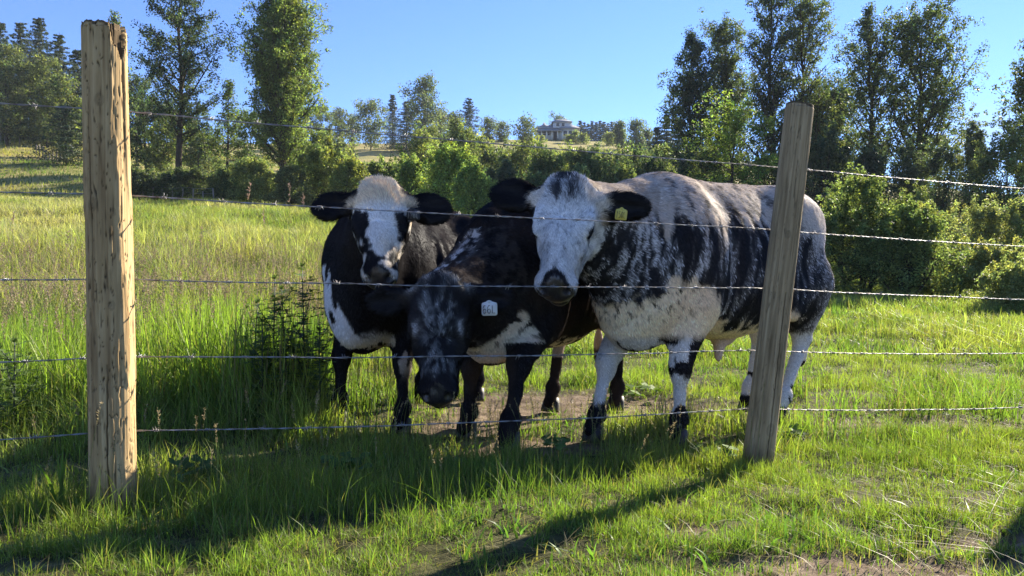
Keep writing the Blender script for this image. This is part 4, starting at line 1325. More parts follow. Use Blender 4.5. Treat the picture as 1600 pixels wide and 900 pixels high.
def tree_open(px, pytop, Y, wpx, label, base=(.040, .070, .020), seed=0, dens=1.0, trunk_show=.12, sz=.2, per=26, group=None, name="tall_tree", cat="tree",
              shape="oval", lean=0.0, pybot=None, asp=.65, limb_n=None, ang=(.5, 1.1), var=.28, mat=None, trunks=1, spray=1.0):
    """broad-leaved tree: tapered trunk, rising limbs, leaf sprays along limbs and twigs"""
    r = np.random.default_rng(seed + 1000)
    base = (base[0] * 1.9, base[1] * 1.68, base[2] * 2.1)
    x = at(px, Y); z0 = gz(x, Y)
    if pybot is not None: z0 = min(z0, zpx(pybot, Y))
    H = zpx(pytop, Y) - z0
    W = wpx / 1150.0 * Y * .5
    e = empty(name, (x, Y, z0 - .1))
    tag(e, label, cat, group)
    wood = []; cents = []; rads = []
    for tk in range(trunks):
        bx = 0 if trunks == 1 else (tk - (trunks - 1) / 2) * W * .5
        Ht = H * (1 if tk == 0 else .86)
        t = np.linspace(0, 1, 14)
        wob = np.cumsum(r.normal(0, .012, (14, 2)), axis=0) * H * .35
        P = np.column_stack([bx * (t * 1.0 + .2) + wob[:, 0] + lean * t * H, wob[:, 1], t * Ht * .97])
        R0 = max(.05, H * .016)
        wood.append(tube(P, R0 * (1 - t * .93), 7))
        nl = limb_n or int(20 + H * 1.6)
        for q in range(nl):
            f = trunk_show + (1 - trunk_show) * (q + r.random()) / nl
            a = np.array([np.interp(f, t, P[:, i]) for i in range(3)])
            az = q * 2.4 + r.uniform(-.5, .5)
            g_ = (f - trunk_show) / (1 - trunk_show)
            if shape == "oval": wr = math.sin(math.pi * min(1, max(0, .12 + .84 * g_)) ** .85) ** .7
            elif shape == "column": wr = (1 - g_ ** 5) * (.80 + .22 * math.sin(g_ * 9 + seed)) + .12
            elif shape == "cone": wr = (1 - g_) * .95 + .1
            else: wr = min(1, .55 + .7 * g_) * (1 - g_ ** 6) + .12
            L = W * wr * r.uniform(.7, 1.15)
            el = r.uniform(*ang)
            d = np.array([math.cos(az) * math.cos(el), math.sin(az) * math.cos(el), math.sin(el)])
            L2 = L / max(.4, math.cos(el))
            p, rr = limb(a, d, L2, R0 * (1 - f * .85) * .42, r, up=.05)
            wood.append(tube(p, rr, 4))
            m_ = max(4, int(L2 / (.33 * sz / .2) * dens))
            for s_ in range(m_):
                ft = r.uniform(.15, 1.0) ** .75 * 1.05
                c = np.array([np.interp(ft, np.linspace(0, 1, 7), p[:, i]) for i in range(3)])
                c = c + r.normal(0, .05 + .06 * ft, 3) * L2 * np.array([1, 1, .8])
                cents.append(c); rads.append((.30 + .25 * r.random()) * sz / .2 * spray)
                if s_ % 3 == 0:
                    k0 = np.array([np.interp(max(0, ft - .2), np.linspace(0, 1, 7), p[:, i]) for i in range(3)])
                    wood.append(tube(np.array([k0, (k0 + c) / 2 + r.normal(0, .05, 3), c]), [R0 * .06 + .006, R0 * .04 + .005, .005], 3, cap=False))
    V, F = join(wood)
    mesh_np("trunk", V, F, bark_m, e)
    foliage("crown", np.array(cents), np.array(rads), per, sz, base, r, e, asp=asp, var=var, mat=mat)
    return e

def conifer(px, pytop, Y, wpx, label, base=(.022, .042, .020), seed=0, group=None, pybot=None, name="fir_tree", droop=.25, gap=.62, sz=.16, per=30, bare=.04, ragged=.3):
    r = np.random.default_rng(seed + 3000)
    base = (base[0] * 1.9, base[1] * 1.75, base[2] * 1.9); wpx = wpx * 2.1
    x = at(px, Y); z0 = gz(x, Y)
    if pybot is not None: z0 = min(z0, zpx(pybot, Y))
    H = zpx(pytop, Y) - z0; W = wpx / 1150.0 * Y * .5
    e = empty(name, (x, Y, z0 - .1)); tag(e, label, "conifer tree", group)
    t = np.linspace(0, 1, 8)
    P = np.column_stack([np.cumsum(r.normal(0, .01, 8)), np.cumsum(r.normal(0, .01, 8)), t * H])
    wood = [tube(P, H * .017 * (1 - t * .96) + .01, 6)]
    cents, rads = [], []
    z = bare * H; q = 0
    while z < H * .99:
        f = z / H
        wr = (1 - f) ** .72 + .02
        nb = 7 if f < .8 else 5
        for b_ in range(nb):
            az = q * .7 + b_ * 2 * math.pi / nb + r.uniform(-.3, .3)
            L = max(.12 * W, W * wr * (1 + r.uniform(-ragged, ragged * .6)))
            d = np.array([math.cos(az), math.sin(az), r.uniform(-.1, .25)])
            a = np.array([0, 0, z + r.uniform(-.1, .1) * gap])
            p, rr = limb(a, d, L, .02 + .03 * (1 - f) * H / 15, r, sag=0, up=-droop * r.uniform(.3, 1.2) * wr, n=5)
            p[-1, 2] += .06 * L
            wood.append(tube(p, rr, 3, cap=False))
            m_ = max(2, int(L / (.42 * sz / .16)))
            for s_ in range(m_):
                ft = (s_ + .6) / m_
                c = np.array([np.interp(ft, np.linspace(0, 1, 5), p[:, i]) for i in range(3)])
                c += np.array([-math.sin(az), math.cos(az), 0]) * r.normal(0, .18) * L * ft
                cents.append(c - [0, 0, .05]); rads.append((.26 + .12 * r.random()) * sz / .16 * (.30 + .9 * (1 - f)) )
        z += gap * (1 - f * .5) * r.uniform(.8, 1.2); q += 1
    V, F = join(wood)
    mesh_np("trunk", V, F, bark_m, e)
    foliage("crown", np.array(cents), np.array(rads), per, sz, base, r, e, asp=.35, mat=needle_m, var=.22, squash=.45, nrm_up=1.2)
    return e

def bush(px, pytop, pybot, Y, wpx, label, base=(.055, .095, .025), seed=0, group="shrubs and bushes in the hedgerow beyond the meadow", name="bush", sz=.09, n=160, per=26, depth=.8, cat="bush", bare=0.0, var=.28, stems=9, ztop=None):
    """many-stemmed shrub: lobed crown of leaf sprays on its own stems"""
    r = np.random.default_rng(seed + 5000)
    base = (base[0] * 2.6, base[1] * 2.15, base[2] * 2.9); wpx = wpx * 1.30
    x = at(px, Y); z0 = gz(x, Y)
    if pybot is not None: z0 = min(z0, zpx(pybot, Y) + .1)
    H = zpx(pytop, Y) - z0; W = wpx / 1150.0 * Y * .5
    e = empty(name, (x, Y, z0 - .05)); tag(e, label, cat, group)
    nl = r.integers(6, 10)
    lobes = []
    for k in range(nl):
        a = r.uniform(0, 6.28); q = r.uniform(.15, .62)
        hh = H * (r.uniform(.45, .78) if k else .80)
        lobes.append((math.cos(a) * W * q * (k > 0), math.sin(a) * W * q * depth * (k > 0), hh * (1 - .35 * q), W * r.uniform(.22, .52), H * r.uniform(.12, .32)))
    wood = []; cents = []
    for (lx, ly, lz, lr, lh) in lobes:
        b0 = np.array([lx * .25 + r.normal(0, .05) * W, ly * .25, 0])
        tp = np.array([lx, ly, lz])
        mid = (b0 + tp) / 2 + r.normal(0, .06, 3) * W
        wood.append(tube(np.array([b0, mid, tp]), [H * .013 + .008, H * .009 + .006, .006], 5, cap=False))
    lob = np.array(lobes)
    k = r.integers(0, nl, n)
    d = r.normal(0, 1, (n, 3)); d /= np.linalg.norm(d, axis=1)[:, None]
    rr = r.uniform(.45, 1.0, n) ** .6
    C = np.stack([lob[k, 0] + d[:, 0] * rr * lob[k, 3], lob[k, 1] + d[:, 1] * rr * lob[k, 3] * depth, lob[k, 2] + d[:, 2] * rr * lob[k, 4]], 1)
    # skirt down to the ground
    ns = int(n * .45)
    a = r.uniform(0, 6.28, ns); q = r.uniform(.3, .95, ns) ** .5
    C2 = np.stack([np.cos(a) * W * q, np.sin(a) * W * q * depth, r.uniform(.03, .62, ns) * H * (1.15 - q * .55)], 1)
    C = np.vstack([C, C2])
    C = C + r.normal(0, .055 if pybot is None or H > 1.3 else .16, C.shape) * W
    C[:, 2] = np.maximum(C[:, 2], .04 * H)
    for c in C[::3]:
        l_ = lob[r.integers(0, nl)]
        p0 = np.array([l_[0] * .6, l_[1] * .6, l_[2] * r.uniform(.3, .9)])
        wood.append(tube(np.array([p0, (p0 + c) / 2 + [0, 0, .03 * H], c]), [.004 + H * .003, .003 + H * .002, .002], 3, cap=False))
    # fine upright shoots break the outline
    top = C[np.argsort(-C[:, 2] - .3 * np.hypot(C[:, 0], C[:, 1]))[:max(8, n // 4)]]
    sh = []
    for c in top:
        L = H * r.uniform(.04, .13) * (2.1 if r.random() < .25 else 1)
        for s_ in range(3): sh.append(c + np.array([r.normal(0, .1) * L, r.normal(0, .1) * L, L * (s_ + 1) / 3]))
    V, F = join(wood)
    mesh_np("trunk", V, F, bark_m, e)
    rad = sz / .09 * .25
    C_all = np.vstack([C, np.array(sh)])
    R_all = np.concatenate([np.full(len(C), rad * 1.0), np.full(len(sh), rad * .45)])
    if bare > 0:
        keep = r.random(len(C_all)) > bare
        C_all, R_all = C_all[keep], R_all[keep]
    R_all = R_all * r.uniform(.7, 1.4, len(R_all))
    foliage("crown", C_all, R_all * max(1, (W / 1.2) ** .5 * .8), per, sz, base, r, e, var=var, asp=.6)
    return e

# --- left: wood on the hillside
GF = "dark conifers massed on the left hillside"
for i, (px, pt, w, Y, lb) in enumerate([
        (4, 34, 70, 104, "dark fir cut off by the left edge of the picture"),
        (38, 36, 56, 108, "slim dark fir second from the left edge on the hillside"),
        (66, 29, 62, 112, "tallest dark fir of the left hillside wood, third from the left edge"),
        (97, 52, 56, 106, "dark fir just left of the near fence post's top"),
        (126, 78, 60, 104, "dark fir half hidden behind the near fence post")]):
    conifer(px, pt, Y, w, lb, base=(.032, .050, .024), seed=i, group=GF, gap=.75, sz=.30, per=34, ragged=.35)
GB = "broad-leaved trees along the edge of the left hillside wood"
for i, (px, pt, w, Y, lb) in enumerate([
        (14, 72, 80, 96, "rounded grey-green tree at the foot of the firs by the left edge"),
        (76, 92, 66, 98, "low dark rounded tree between the firs and the grassy slope"),
        (102, 122, 62, 86, "broad olive-green tree standing left of the near fence post")]):
    tree_open(px, pt, Y, w, lb, base=(.055, .078, .030), seed=20 + i, group=GB, sz=.26, per=28, dens=1.6, shape="round", name="woodland_tree", trunk_show=.04, ang=(.1, .8))
conifer(106, 160, 78, 56, "small dark fir standing alone on the grassy slope left of the near post", base=(.022, .038, .018), seed=30, group=GF, sz=.26, per=24, gap=.6, bare=.10)
tree_open(184, 14, 66, 66, "thin airy tree rising behind the near fence post", base=(.040, .062, .030), seed=41, dens=.40, per=16, sz=.20, shape="cone", trunk_show=.25, name="sparse_tree", ang=(.2, .8))
GT = "tall cottonwoods around the pasture"
tree_open(281, -52, 60, 128, "tall dark open cottonwood with a visible straight trunk, left of the poplar column", base=(.028, .046, .022), seed=42, dens=1.35, per=24, sz=.17, shape="oval", trunk_show=.22, group=GT, name="cottonwood", ang=(.25, .9), limb_n=60)
tree_open(446, -75, 62, 98, "dense column-shaped poplar rising out of the frame behind the left cow", base=(.070, .105, .028), seed=43, dens=2.1, per=28, sz=.165, shape="column", trunk_show=.10, group=GT, name="poplar", ang=(.8, 1.2), limb_n=120)
tree_open(358, 120, 62, 62, "small slender tree between the dark cottonwood and the poplar column", base=(.050, .078, .028), seed=44, dens=1.5, per=22, sz=.16, shape="cone", trunk_show=.25, name="slender_tree", ang=(.1, .7))
GU = "undergrowth trees beneath the left cottonwoods"
for i, (px, pt, w, Y, b_, lb) in enumerate([
        (232, 140, 84, 74, (.028, .048, .020), "dark bushy tree just right of the near fence post"),
        (300, 165, 80, 78, (.032, .052, .022), "dark understory tree behind the open cottonwood's trunk"),
        (258, 200, 66, 66, (.062, .090, .030), "lighter green sapling tree at the foot of the dark cottonwood"),
        (322, 212, 60, 70, (.050, .076, .026), "low green tree between the cottonwood trunk and the slender tree"),
        (395, 176, 70, 76, (.040, .066, .024), "mid green understory tree left of the poplar column"),
        (484, 205, 60, 70, (.060, .090, .030), "light green tree tucked against the right side of the poplar column"),
        (505, 168, 46, 120, (.048, .072, .028), "rounded distant tree right of the poplar column on the skyline"),
        (215, 115, 50, 84, (.032, .050, .026), "tall blue-green tree behind the right edge of the near post")]):
    tree_open(px, pt, Y, w, lb, base=b_, seed=60 + i, group=GU, sz=.20, per=26, dens=1.5, shape="round", name="understory_tree", trunk_show=.12, ang=(.1, .9))

# --- hedgerow across the middle
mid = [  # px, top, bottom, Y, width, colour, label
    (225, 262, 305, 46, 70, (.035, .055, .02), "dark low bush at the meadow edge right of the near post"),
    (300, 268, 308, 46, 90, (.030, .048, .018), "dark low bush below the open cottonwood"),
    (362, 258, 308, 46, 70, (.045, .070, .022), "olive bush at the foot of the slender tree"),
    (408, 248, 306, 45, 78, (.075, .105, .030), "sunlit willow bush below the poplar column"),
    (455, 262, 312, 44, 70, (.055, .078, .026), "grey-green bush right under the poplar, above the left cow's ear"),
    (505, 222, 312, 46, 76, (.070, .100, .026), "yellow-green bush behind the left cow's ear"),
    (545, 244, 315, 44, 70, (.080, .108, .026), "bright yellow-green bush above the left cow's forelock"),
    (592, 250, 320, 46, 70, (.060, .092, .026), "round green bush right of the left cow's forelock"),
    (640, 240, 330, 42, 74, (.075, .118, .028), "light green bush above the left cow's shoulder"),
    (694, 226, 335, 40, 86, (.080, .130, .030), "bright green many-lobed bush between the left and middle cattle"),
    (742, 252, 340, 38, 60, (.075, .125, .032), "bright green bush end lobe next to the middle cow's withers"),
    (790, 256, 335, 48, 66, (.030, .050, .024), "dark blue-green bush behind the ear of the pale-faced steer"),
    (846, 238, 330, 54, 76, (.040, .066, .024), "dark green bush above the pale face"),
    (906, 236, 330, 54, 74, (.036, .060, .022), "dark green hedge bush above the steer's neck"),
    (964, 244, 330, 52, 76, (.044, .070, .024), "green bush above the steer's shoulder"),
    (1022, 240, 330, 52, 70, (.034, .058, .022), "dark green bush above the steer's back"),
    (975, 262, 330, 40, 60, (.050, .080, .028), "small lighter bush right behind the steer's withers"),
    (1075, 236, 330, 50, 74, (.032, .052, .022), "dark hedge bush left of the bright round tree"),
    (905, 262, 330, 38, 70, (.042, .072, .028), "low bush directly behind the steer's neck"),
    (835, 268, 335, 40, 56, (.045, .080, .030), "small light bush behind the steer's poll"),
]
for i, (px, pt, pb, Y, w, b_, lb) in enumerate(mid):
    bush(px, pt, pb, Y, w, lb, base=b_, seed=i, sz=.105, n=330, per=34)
GM = "bushes on the slope below the distant house"
r_ = random.Random(5)
_used = set()
def mlabel(i, px, b_):
    tone = {.045: "dark green", .060: "mid green", .075: "yellow-green", .034: "very dark", .05: "olive"}[b_[0]]
    marks = [(495, "below the poplar column's right edge"), (532, "below the small round skyline tree"), (552, "below the second low skyline tree"), (580, "below the domed skyline tree"), (614, "below the slim skyline fir"), (662, "below the tallest skyline tree"),
             (690, "right of the tallest skyline tree's foot"), (733, "below the isolated skyline fir"), (764, "below the pointed skyline tree"), (784, "below the bushy skyline tree"), (822, "below the bright tree left of the house"), (862, "below the house"), (890, "below the porch end of the house"),
             (915, "below the left end of the fir row"), (945, "below the middle of the fir row"), (968, "below the right end of the fir row"), (995, "below the rounded light skyline tree"), (1030, "below the short skyline firs"), (1060, "at the foot of the first tall cottonwood"), (1090, "left of the bright round tree")]
    for m_ in sorted(marks, key=lambda q: abs(q[0] - px)):
        t_ = "%s bush on the far slope %s" % (tone, m_[1])
        if t_ not in _used: break
    _used.add(t_)
    return t_
for i in range(30):
    px = 495 + i * 20 + r_.uniform(-6, 6)
    Y = r_.uniform(72, 110)
    if 545 < px < 650: continue
    zt = 214 + 12 * math.sin(px / 60.0) + r_.uniform(-5, 14) - (14 if 520 < px < 760 else 0) + (12 if 560 < px < 640 else 0)
    if px > 850: zt = max(zt, 230 + r_.uniform(0, 8))
    b_ = r_.choice([(.045, .07, .024), (.060, .088, .027), (.075, .108, .03), (.034, .056, .022), (.05, .075, .03)])
    bush(px, zt, 300, Y, r_.uniform(48, 80), mlabel(i, px, b_), base=b_, seed=100 + i, sz=.24, n=110, per=20, group=GM)

# --- skyline trees on the far hill
GS = "distant trees on the skyline of the hill"
for i, (px, pt, pb, w, Y, kind, lb) in enumerate([
        (532, 174, 222, 26, 190, 'd', "small round tree on the skyline right of the poplar column"),
        (552, 184, 224, 26, 195, 'd', "low round tree on the skyline, second right of the poplar"),
        (580, 168, 228, 50, 170, 'd', "domed tree on the skyline left of the slim fir"),
        (614, 149, 222, 24, 180, 'c', "slim dark fir left of the tallest skyline tree"),
        (662, 124, 226, 54, 165, 'p', "tallest and broadest tree on the middle skyline"),
        (636, 158, 224, 32, 168, 'c', "dark fir leaning against the left side of the tallest skyline tree"),
        (690, 178, 226, 26, 180, 'd', "small tree at the right foot of the tallest skyline tree"),
        (708, 180, 224, 26, 185, 'd', "rounded tree just left of the isolated dark fir"),
        (733, 153, 222, 34, 178, 'c', "isolated dark fir on the middle skyline"),
        (764, 188, 224, 22, 200, 'd', "small pointed tree right of the isolated dark fir"),
        (784, 196, 226, 22, 205, 'd', "small bushy tree halfway between the isolated fir and the house"),
        (822, 192, 232, 36, 170, 'd', "rounded bright tree left of the house"),
        (873, 184, 214, 28, 240, 'd', "tree rising behind the roof of the house"),
        (968, 194, 226, 20, 190, 'p', "narrow light green tree at the right end of the fir row"),
        (995, 193, 232, 30, 180, 'p', "rounded light green tree on the skyline, right of the fir row"),
        (1012, 205, 236, 22, 185, 'd', "small dark tree right of the rounded light green skyline tree"),
        (1040, 176, 250, 30, 120, 'c', "dark fir standing left of the tall right-hand cottonwoods"),
        (1026, 196, 250, 26, 118, 'c', "short dark fir left of the tall right-hand cottonwoods"),
        (1058, 186, 250, 34, 110, 'c', "dark fir touching the first tall right-hand cottonwood"),
        ]):
    kw = dict(group=GS, seed=200 + i)
    if kind == 'c': conifer(px, pt, Y, w, lb, pybot=pb + 6, base=(.030, .048, .034), sz=.36, per=26, gap=.9, **kw)
    elif kind == 'p': tree_open(px, pt, Y, w, lb, pybot=pb + 6, base=(.055, .080, .040), sz=.42, per=22, dens=1.6, shape="column" if w < 40 else "oval", name="skyline_tree", trunk_show=.03, ang=(.2, 1.), spray=1.2, **kw)
    else: tree_open(px, pt, Y, w, lb, pybot=pb + 6, base=(.050, .072, .036), sz=.42, per=20, dens=1.2, shape="round", name="skyline_tree", trunk_show=.05, ang=(.1, .9), spray=1.2, **kw)
_ord = ["first", "second", "third", "fourth", "fifth", "sixth", "seventh", "eighth", "ninth", "tenth", "eleventh"]
for i in range(11):
    conifer(906 + i * 6.2, 189 + (i * 7 % 5) * .9, 262 + (i % 2) * 5, 15 if i else 18, _ord[i] + " fir from the left in the dense row right of the house", pybot=219, base=(.026, .042, .032), sz=.5, per=14, gap=1.2, seed=240 + i, group="row of firs right of the house", bare=.12)
_gl = ["small bush at the foot of the left end of the fir row", "bush under the middle of the fir row", "bush under the right third of the fir row", "little bush between the house and the fir row", "low bush at the left wall of the distant house", "wide low bush under the rounded light green skyline tree", "low bush left of the rounded light green skyline tree", "small bush hard against the right end of the house porch", "low bush below the narrow light green skyline tree"]
for i, (px, pt, w) in enumerate([(912, 208, 12), (948, 209, 18), (957, 208, 14), (900, 206, 12), (845, 214, 14), (1008, 226, 30), (990, 228, 26), (890, 212, 12), (975, 226, 20)]):
    bush(px, pt, pt + 14, 205, w, _gl[i], base=(.07, .10, .03), seed=300 + i, sz=.35, n=40, per=14, group="garden bushes around the distant house")

# --- right: tall cottonwoods and scrub
for i, (px, pt, w, Y, b_, dn, sh, lb) in enumerate([
        (1077, 50, 76, 66, (.030, .050, .024), 1.0, "column", "first tall cottonwood from the left of the right-hand group"),
        (1136, 34, 86, 68, (.044, .066, .028), 1.0, "column", "second tall cottonwood of the right-hand group, with a grey-green crown"),
        (1206, -14, 92, 62, (.030, .048, .022), .7, "column", "dark open cottonwood whose trunk shows left of the leaning post's top"),
        (1262, -8, 96, 64, (.042, .062, .024), .75, "column", "tall cottonwood standing right above the leaning fence post"),
        (1350, 12, 80, 60, (.034, .052, .022), .75, "column", "slim tall cottonwood right of the leaning post"),
        (1438, 22, 132, 58, (.040, .062, .022), .8, "oval", "broadest cottonwood, with spreading right-hand limbs"),
        (1602, 96, 96, 46, (.040, .060, .024), .5, "oval", "sparse cottonwood cut off by the right edge"),
        (1300, 150, 90, 70, (.030, .048, .024), .9, "round", "shorter dark tree filling the gap right of the leaning post")]):
    tree_open(px, pt, Y, w, lb, base=b_, seed=400 + i, dens=dn * 1.45, per=26, sz=.175, shape=sh, trunk_show=.10, group=GT, name="cottonwood", ang=(.7, 1.2), limb_n=74)
tree_open(1142, 164, 44, 122, "bright yellow-green round tree above the steer's back", base=(.070, .112, .026), seed=420, dens=1.5, per=26, sz=.13, shape="round", trunk_show=.06, name="round_tree", ang=(.1, 1.0))
right = [
    (1105, 226, 300, 46, 70, (.036, .058, .02), .12, "dark bush below the bright round tree"),
    (1200, 232, 320, 48, 84, (.032, .052, .022), .12, "dark scrub left of the leaning post"),
    (1290, 200, 330, 46, 84, (.026, .044, .022), .12, "deep green scrub directly right of the leaning post's top"),
    (1350, 225, 330, 44, 80, (.026, .044, .022), .12, "deep green scrub under the slim cottonwood"),
    (1415, 222, 330, 46, 84, (.030, .050, .024), .12, "dark scrub under the broadest cottonwood"),
    (1478, 205, 330, 44, 84, (.036, .058, .028), .12, "grey-green scrub tree right of the broadest cottonwood"),
    (1522, 190, 320, 42, 70, (.042, .062, .030), .12, "rounded pale scrub tree near the right edge"),
    (1570, 205, 330, 38, 90, (.050, .074, .026), .12, "olive scrub tree at the right edge"),
    (1345, 288, 452, 17.5, 150, (.046, .072, .023), .055, "large leafy bush directly right of the steer's rump"),
    (1412, 306, 452, 17.0, 140, (.055, .086, .026), .055, "large bush overlapping the right side of the rump-side bush"),
    (1300, 300, 440, 20, 70, (.055, .088, .026), .06, "bush half hidden behind the steer's rump"),
    (1468, 318, 420, 25, 130, (.085, .115, .040), .07, "pale sunlit bush in the middle of the right-hand scrub"),
    (1535, 302, 410, 26, 140, (.080, .108, .040), .07, "pale grey-green bush with bare twigs left of the right edge"),
    (1592, 312, 410, 25, 90, (.082, .112, .040), .07, "pale bush cut by the right edge at mid height"),
    (1420, 285, 400, 36, 90, (.060, .090, .028), .09, "light green bush under the broadest cottonwood's trunk"),
    (1315, 276, 400, 34, 70, (.066, .098, .028), .09, "light green bush above the rump-side bush"),
    (1560, 394, 452, 17, 120, (.095, .125, .042), .05, "low rounded bramble clump at the right edge"),
    (1600, 420, 475, 13, 110, (.080, .110, .036), .04, "lowest bramble clump touching the right edge"),
    (1430, 395, 455, 18, 60, (.085, .12, .035), .05, "little sunlit bush between the large bush and the brambles"),
    (1700, 300, 450, 22, 160, (.06, .09, .03), .08, "bush beyond the right edge of the picture"),
]
for i, (px, pt, pb, Y, w, b_, sz, lb) in enumerate(right):
    big = sz < .07
    bush(px, pt, pb, Y, w, lb, base=b_, seed=500 + i, sz=sz, n=520 if big else 260, per=30 if big else 26, group="bushes and brambles of the right-hand scrub", bare=.25 if "bare" in lb else 0)
# bare grey sapling stems in front of the left wood
for i, (px, Y, pt, lb) in enumerate([(425 - 110, 55, 215, "thin bare sapling stem below the dark cottonwood"), (330, 52, 240, "leaning bare sapling in the gap left of the slender tree")]):
    tree_open(px, pt, Y, 26, lb, base=(.06, .08, .04), seed=600 + i, dens=.25, per=6, sz=.14, trunk_show=.3, name="sapling", ang=(.3, .9), limb_n=12, group="bare saplings at the wood's edge")

# distant field fences
fpost_m = plain_mat("grey_field_post", (.22, .19, .15), noise_amt=.3, scale=8, rough=.9)
def field_fence(label, pts, h=1.2, n=10, rad=.075, group="distant field fences"):
    e = None
    P = [(at(px, Y), Y) for px, Y in pts]
    for i in range(n):
        t = i / (n - 1) * (len(P) - 1); a = min(int(t), len(P) - 2); f = t - a
        x = P[a][0] * (1 - f) + P[a + 1][0] * f; y = P[a][1] * (1 - f) + P[a + 1][1] * f
        z = gz(x, y)
        if e is None:
            e = empty("field_fence", (x, y, z)); tag(e, label, "fence", group); o = np.array([x, y, z])
        r = random.Random(i)
        V, F = tube(np.array([[0, 0, -.3], [0, 0, h * .5], [r.uniform(-.05, .05), 0, h * r.uniform(.9, 1.1)]]) + np.array([x, y, z]) - o, rad, 6)
        mesh_np("post", V, F, fpost_m, e)
    w = []
    for hh in (.4, .75, 1.05):
        s = np.linspace(0, 1, 40)
        X = np.interp(s * (len(P) - 1), range(len(P)), [p[0] for p in P]); Yy = np.interp(s * (len(P) - 1), range(len(P)), [p[1] for p in P])
        w.append(tube(np.column_stack([X, Yy, ground_z(X, Yy) + hh]) - o, .008, 3))
    V, F = join(w); mesh_np("fence_wires", V, F, wire_mat, e)
field_fence("small post fence crossing the grassy slope left of the near post", [(60, 88), (97, 80)], n=8)
field_fence("short post fence high on the slope by the left edge", [(4, 100), (34, 98)], n=5)
field_fence("thin post fence at the meadow edge under the dark cottonwood", [(210, 45.5), (335, 44)], n=9, h=.95, rad=.04)

# --- the house on the hill
def box(c, s):
    c = np.array(c); s = np.array(s) / 2
    V = np.array([[i, j, k] for i in (-1, 1) for j in (-1, 1) for k in (-1, 1)]) * s + c
    F = np.array([[0, 1, 3, 2], [4, 6, 7, 5], [0, 4, 5, 1], [2, 3, 7, 6], [0, 2, 6, 4], [1, 5, 7, 3]])
    return V, [F]
def hip(c, w, d, h, ov=.5, ridge=.4):
    w2, d2 = w / 2 + ov, d / 2 + ov
    V = np.array([[-w2, -d2, 0], [w2, -d2, 0], [w2, d2, 0], [-w2, d2, 0], [-w2 * ridge, 0, h], [w2 * ridge, 0, h], [-w2, -d2, -.18], [w2, -d2, -.18], [w2, d2, -.18], [-w2, d2, -.18]]) + c
    F4 = np.array([[0, 1, 5, 4], [2, 3, 4, 5], [6, 7, 1, 0], [7, 8, 2, 1], [8, 9, 3, 2], [9, 6, 0, 3], [9, 8, 7, 6]])
    F3 = np.array([[1, 2, 5], [3, 0, 4]])
    return V, [F4, F3]
wall_m = plain_mat("pale_house_wall", (.50, .52, .54), noise_amt=.08, scale=2, rough=.8)
roof_m = plain_mat("slate_roof", (.20, .21, .23), noise_amt=.15, scale=3, rough=.7)
glass_m = plain_mat("dark_window_glass", (.04, .05, .07), noise_amt=.1, rough=.15, spec=.8)
trim_m = plain_mat("white_trim", (.75, .75, .73), noise_amt=.05, rough=.6)
HY = 226.0
hx = at(868, HY); hz_ = gz(hx, HY) - .4
e = empty("house", (hx, HY, hz_)); tag(e, "large pale hip-roofed house alone on top of the distant hill", "house")
def hpart(nm, parts, m, par=None):
    V, F = join(parts); return mesh_np(nm, V, F, m, par or e, smooth_shade=False)
hpart("wall", [box((-2.8, 0, 1.7), (6.2, 7, 3.4)), box((1.9, .5, 2.7), (5.6, 8, 5.4)), box((3.8, -1.5, 1.6), (5, 6, 3.2))], wall_m)
rf = hpart("roof", [hip(np.array([-2.9, 0, 3.4]), 6.4, 7.2, 1.7), hip(np.array([1.7, .5, 5.4]), 5.2, 8, 1.5), hip(np.array([3.8, -1.6, 3.2]), 5.6, 6.4, 1.6)], roof_m)
hpart("dormer", [hip(np.array([-3.6, -1.2, 4.3]), 1.3, 2.0, 1.4, .2, .1), box((-3.6, -1.2, 3.9), (1.1, 1.8, .9))], roof_m, rf)
for (wx, wy, wz_, ww, wh) in [(-5, -3.55, 1.9, .9, 1.3), (-3.6, -3.55, 1.9, .9, 1.3), (-2.2, -3.55, 1.9, .9, 1.3), (.4, -3.56, 4.5, .9, .9), (2.0, -3.56, 4.5, .9, .9), (2.6, -4.56, 1.7, 1.1, 1.5), (4.2, -4.56, 1.7, 1.1, 1.5), (5.6, -4.56, 1.7, .9, 1.5)]:
    f = hpart("window", [box((wx, wy, wz_), (ww + .25, .12, wh + .25))], trim_m)
    hpart("pane", [box((wx, wy - .08, wz_), (ww, .06, wh))], glass_m, f)
for k in range(6):
    hpart("porch_post", [box((-6.2 + k * 1.6, -5.1, 1.2), (.16, .16, 2.4))], trim_m)
hpart("porch_roof", [hip(np.array([-2.4, -4.4, 2.45]), 8, 2.0, .6, .2, .9)], roof_m)
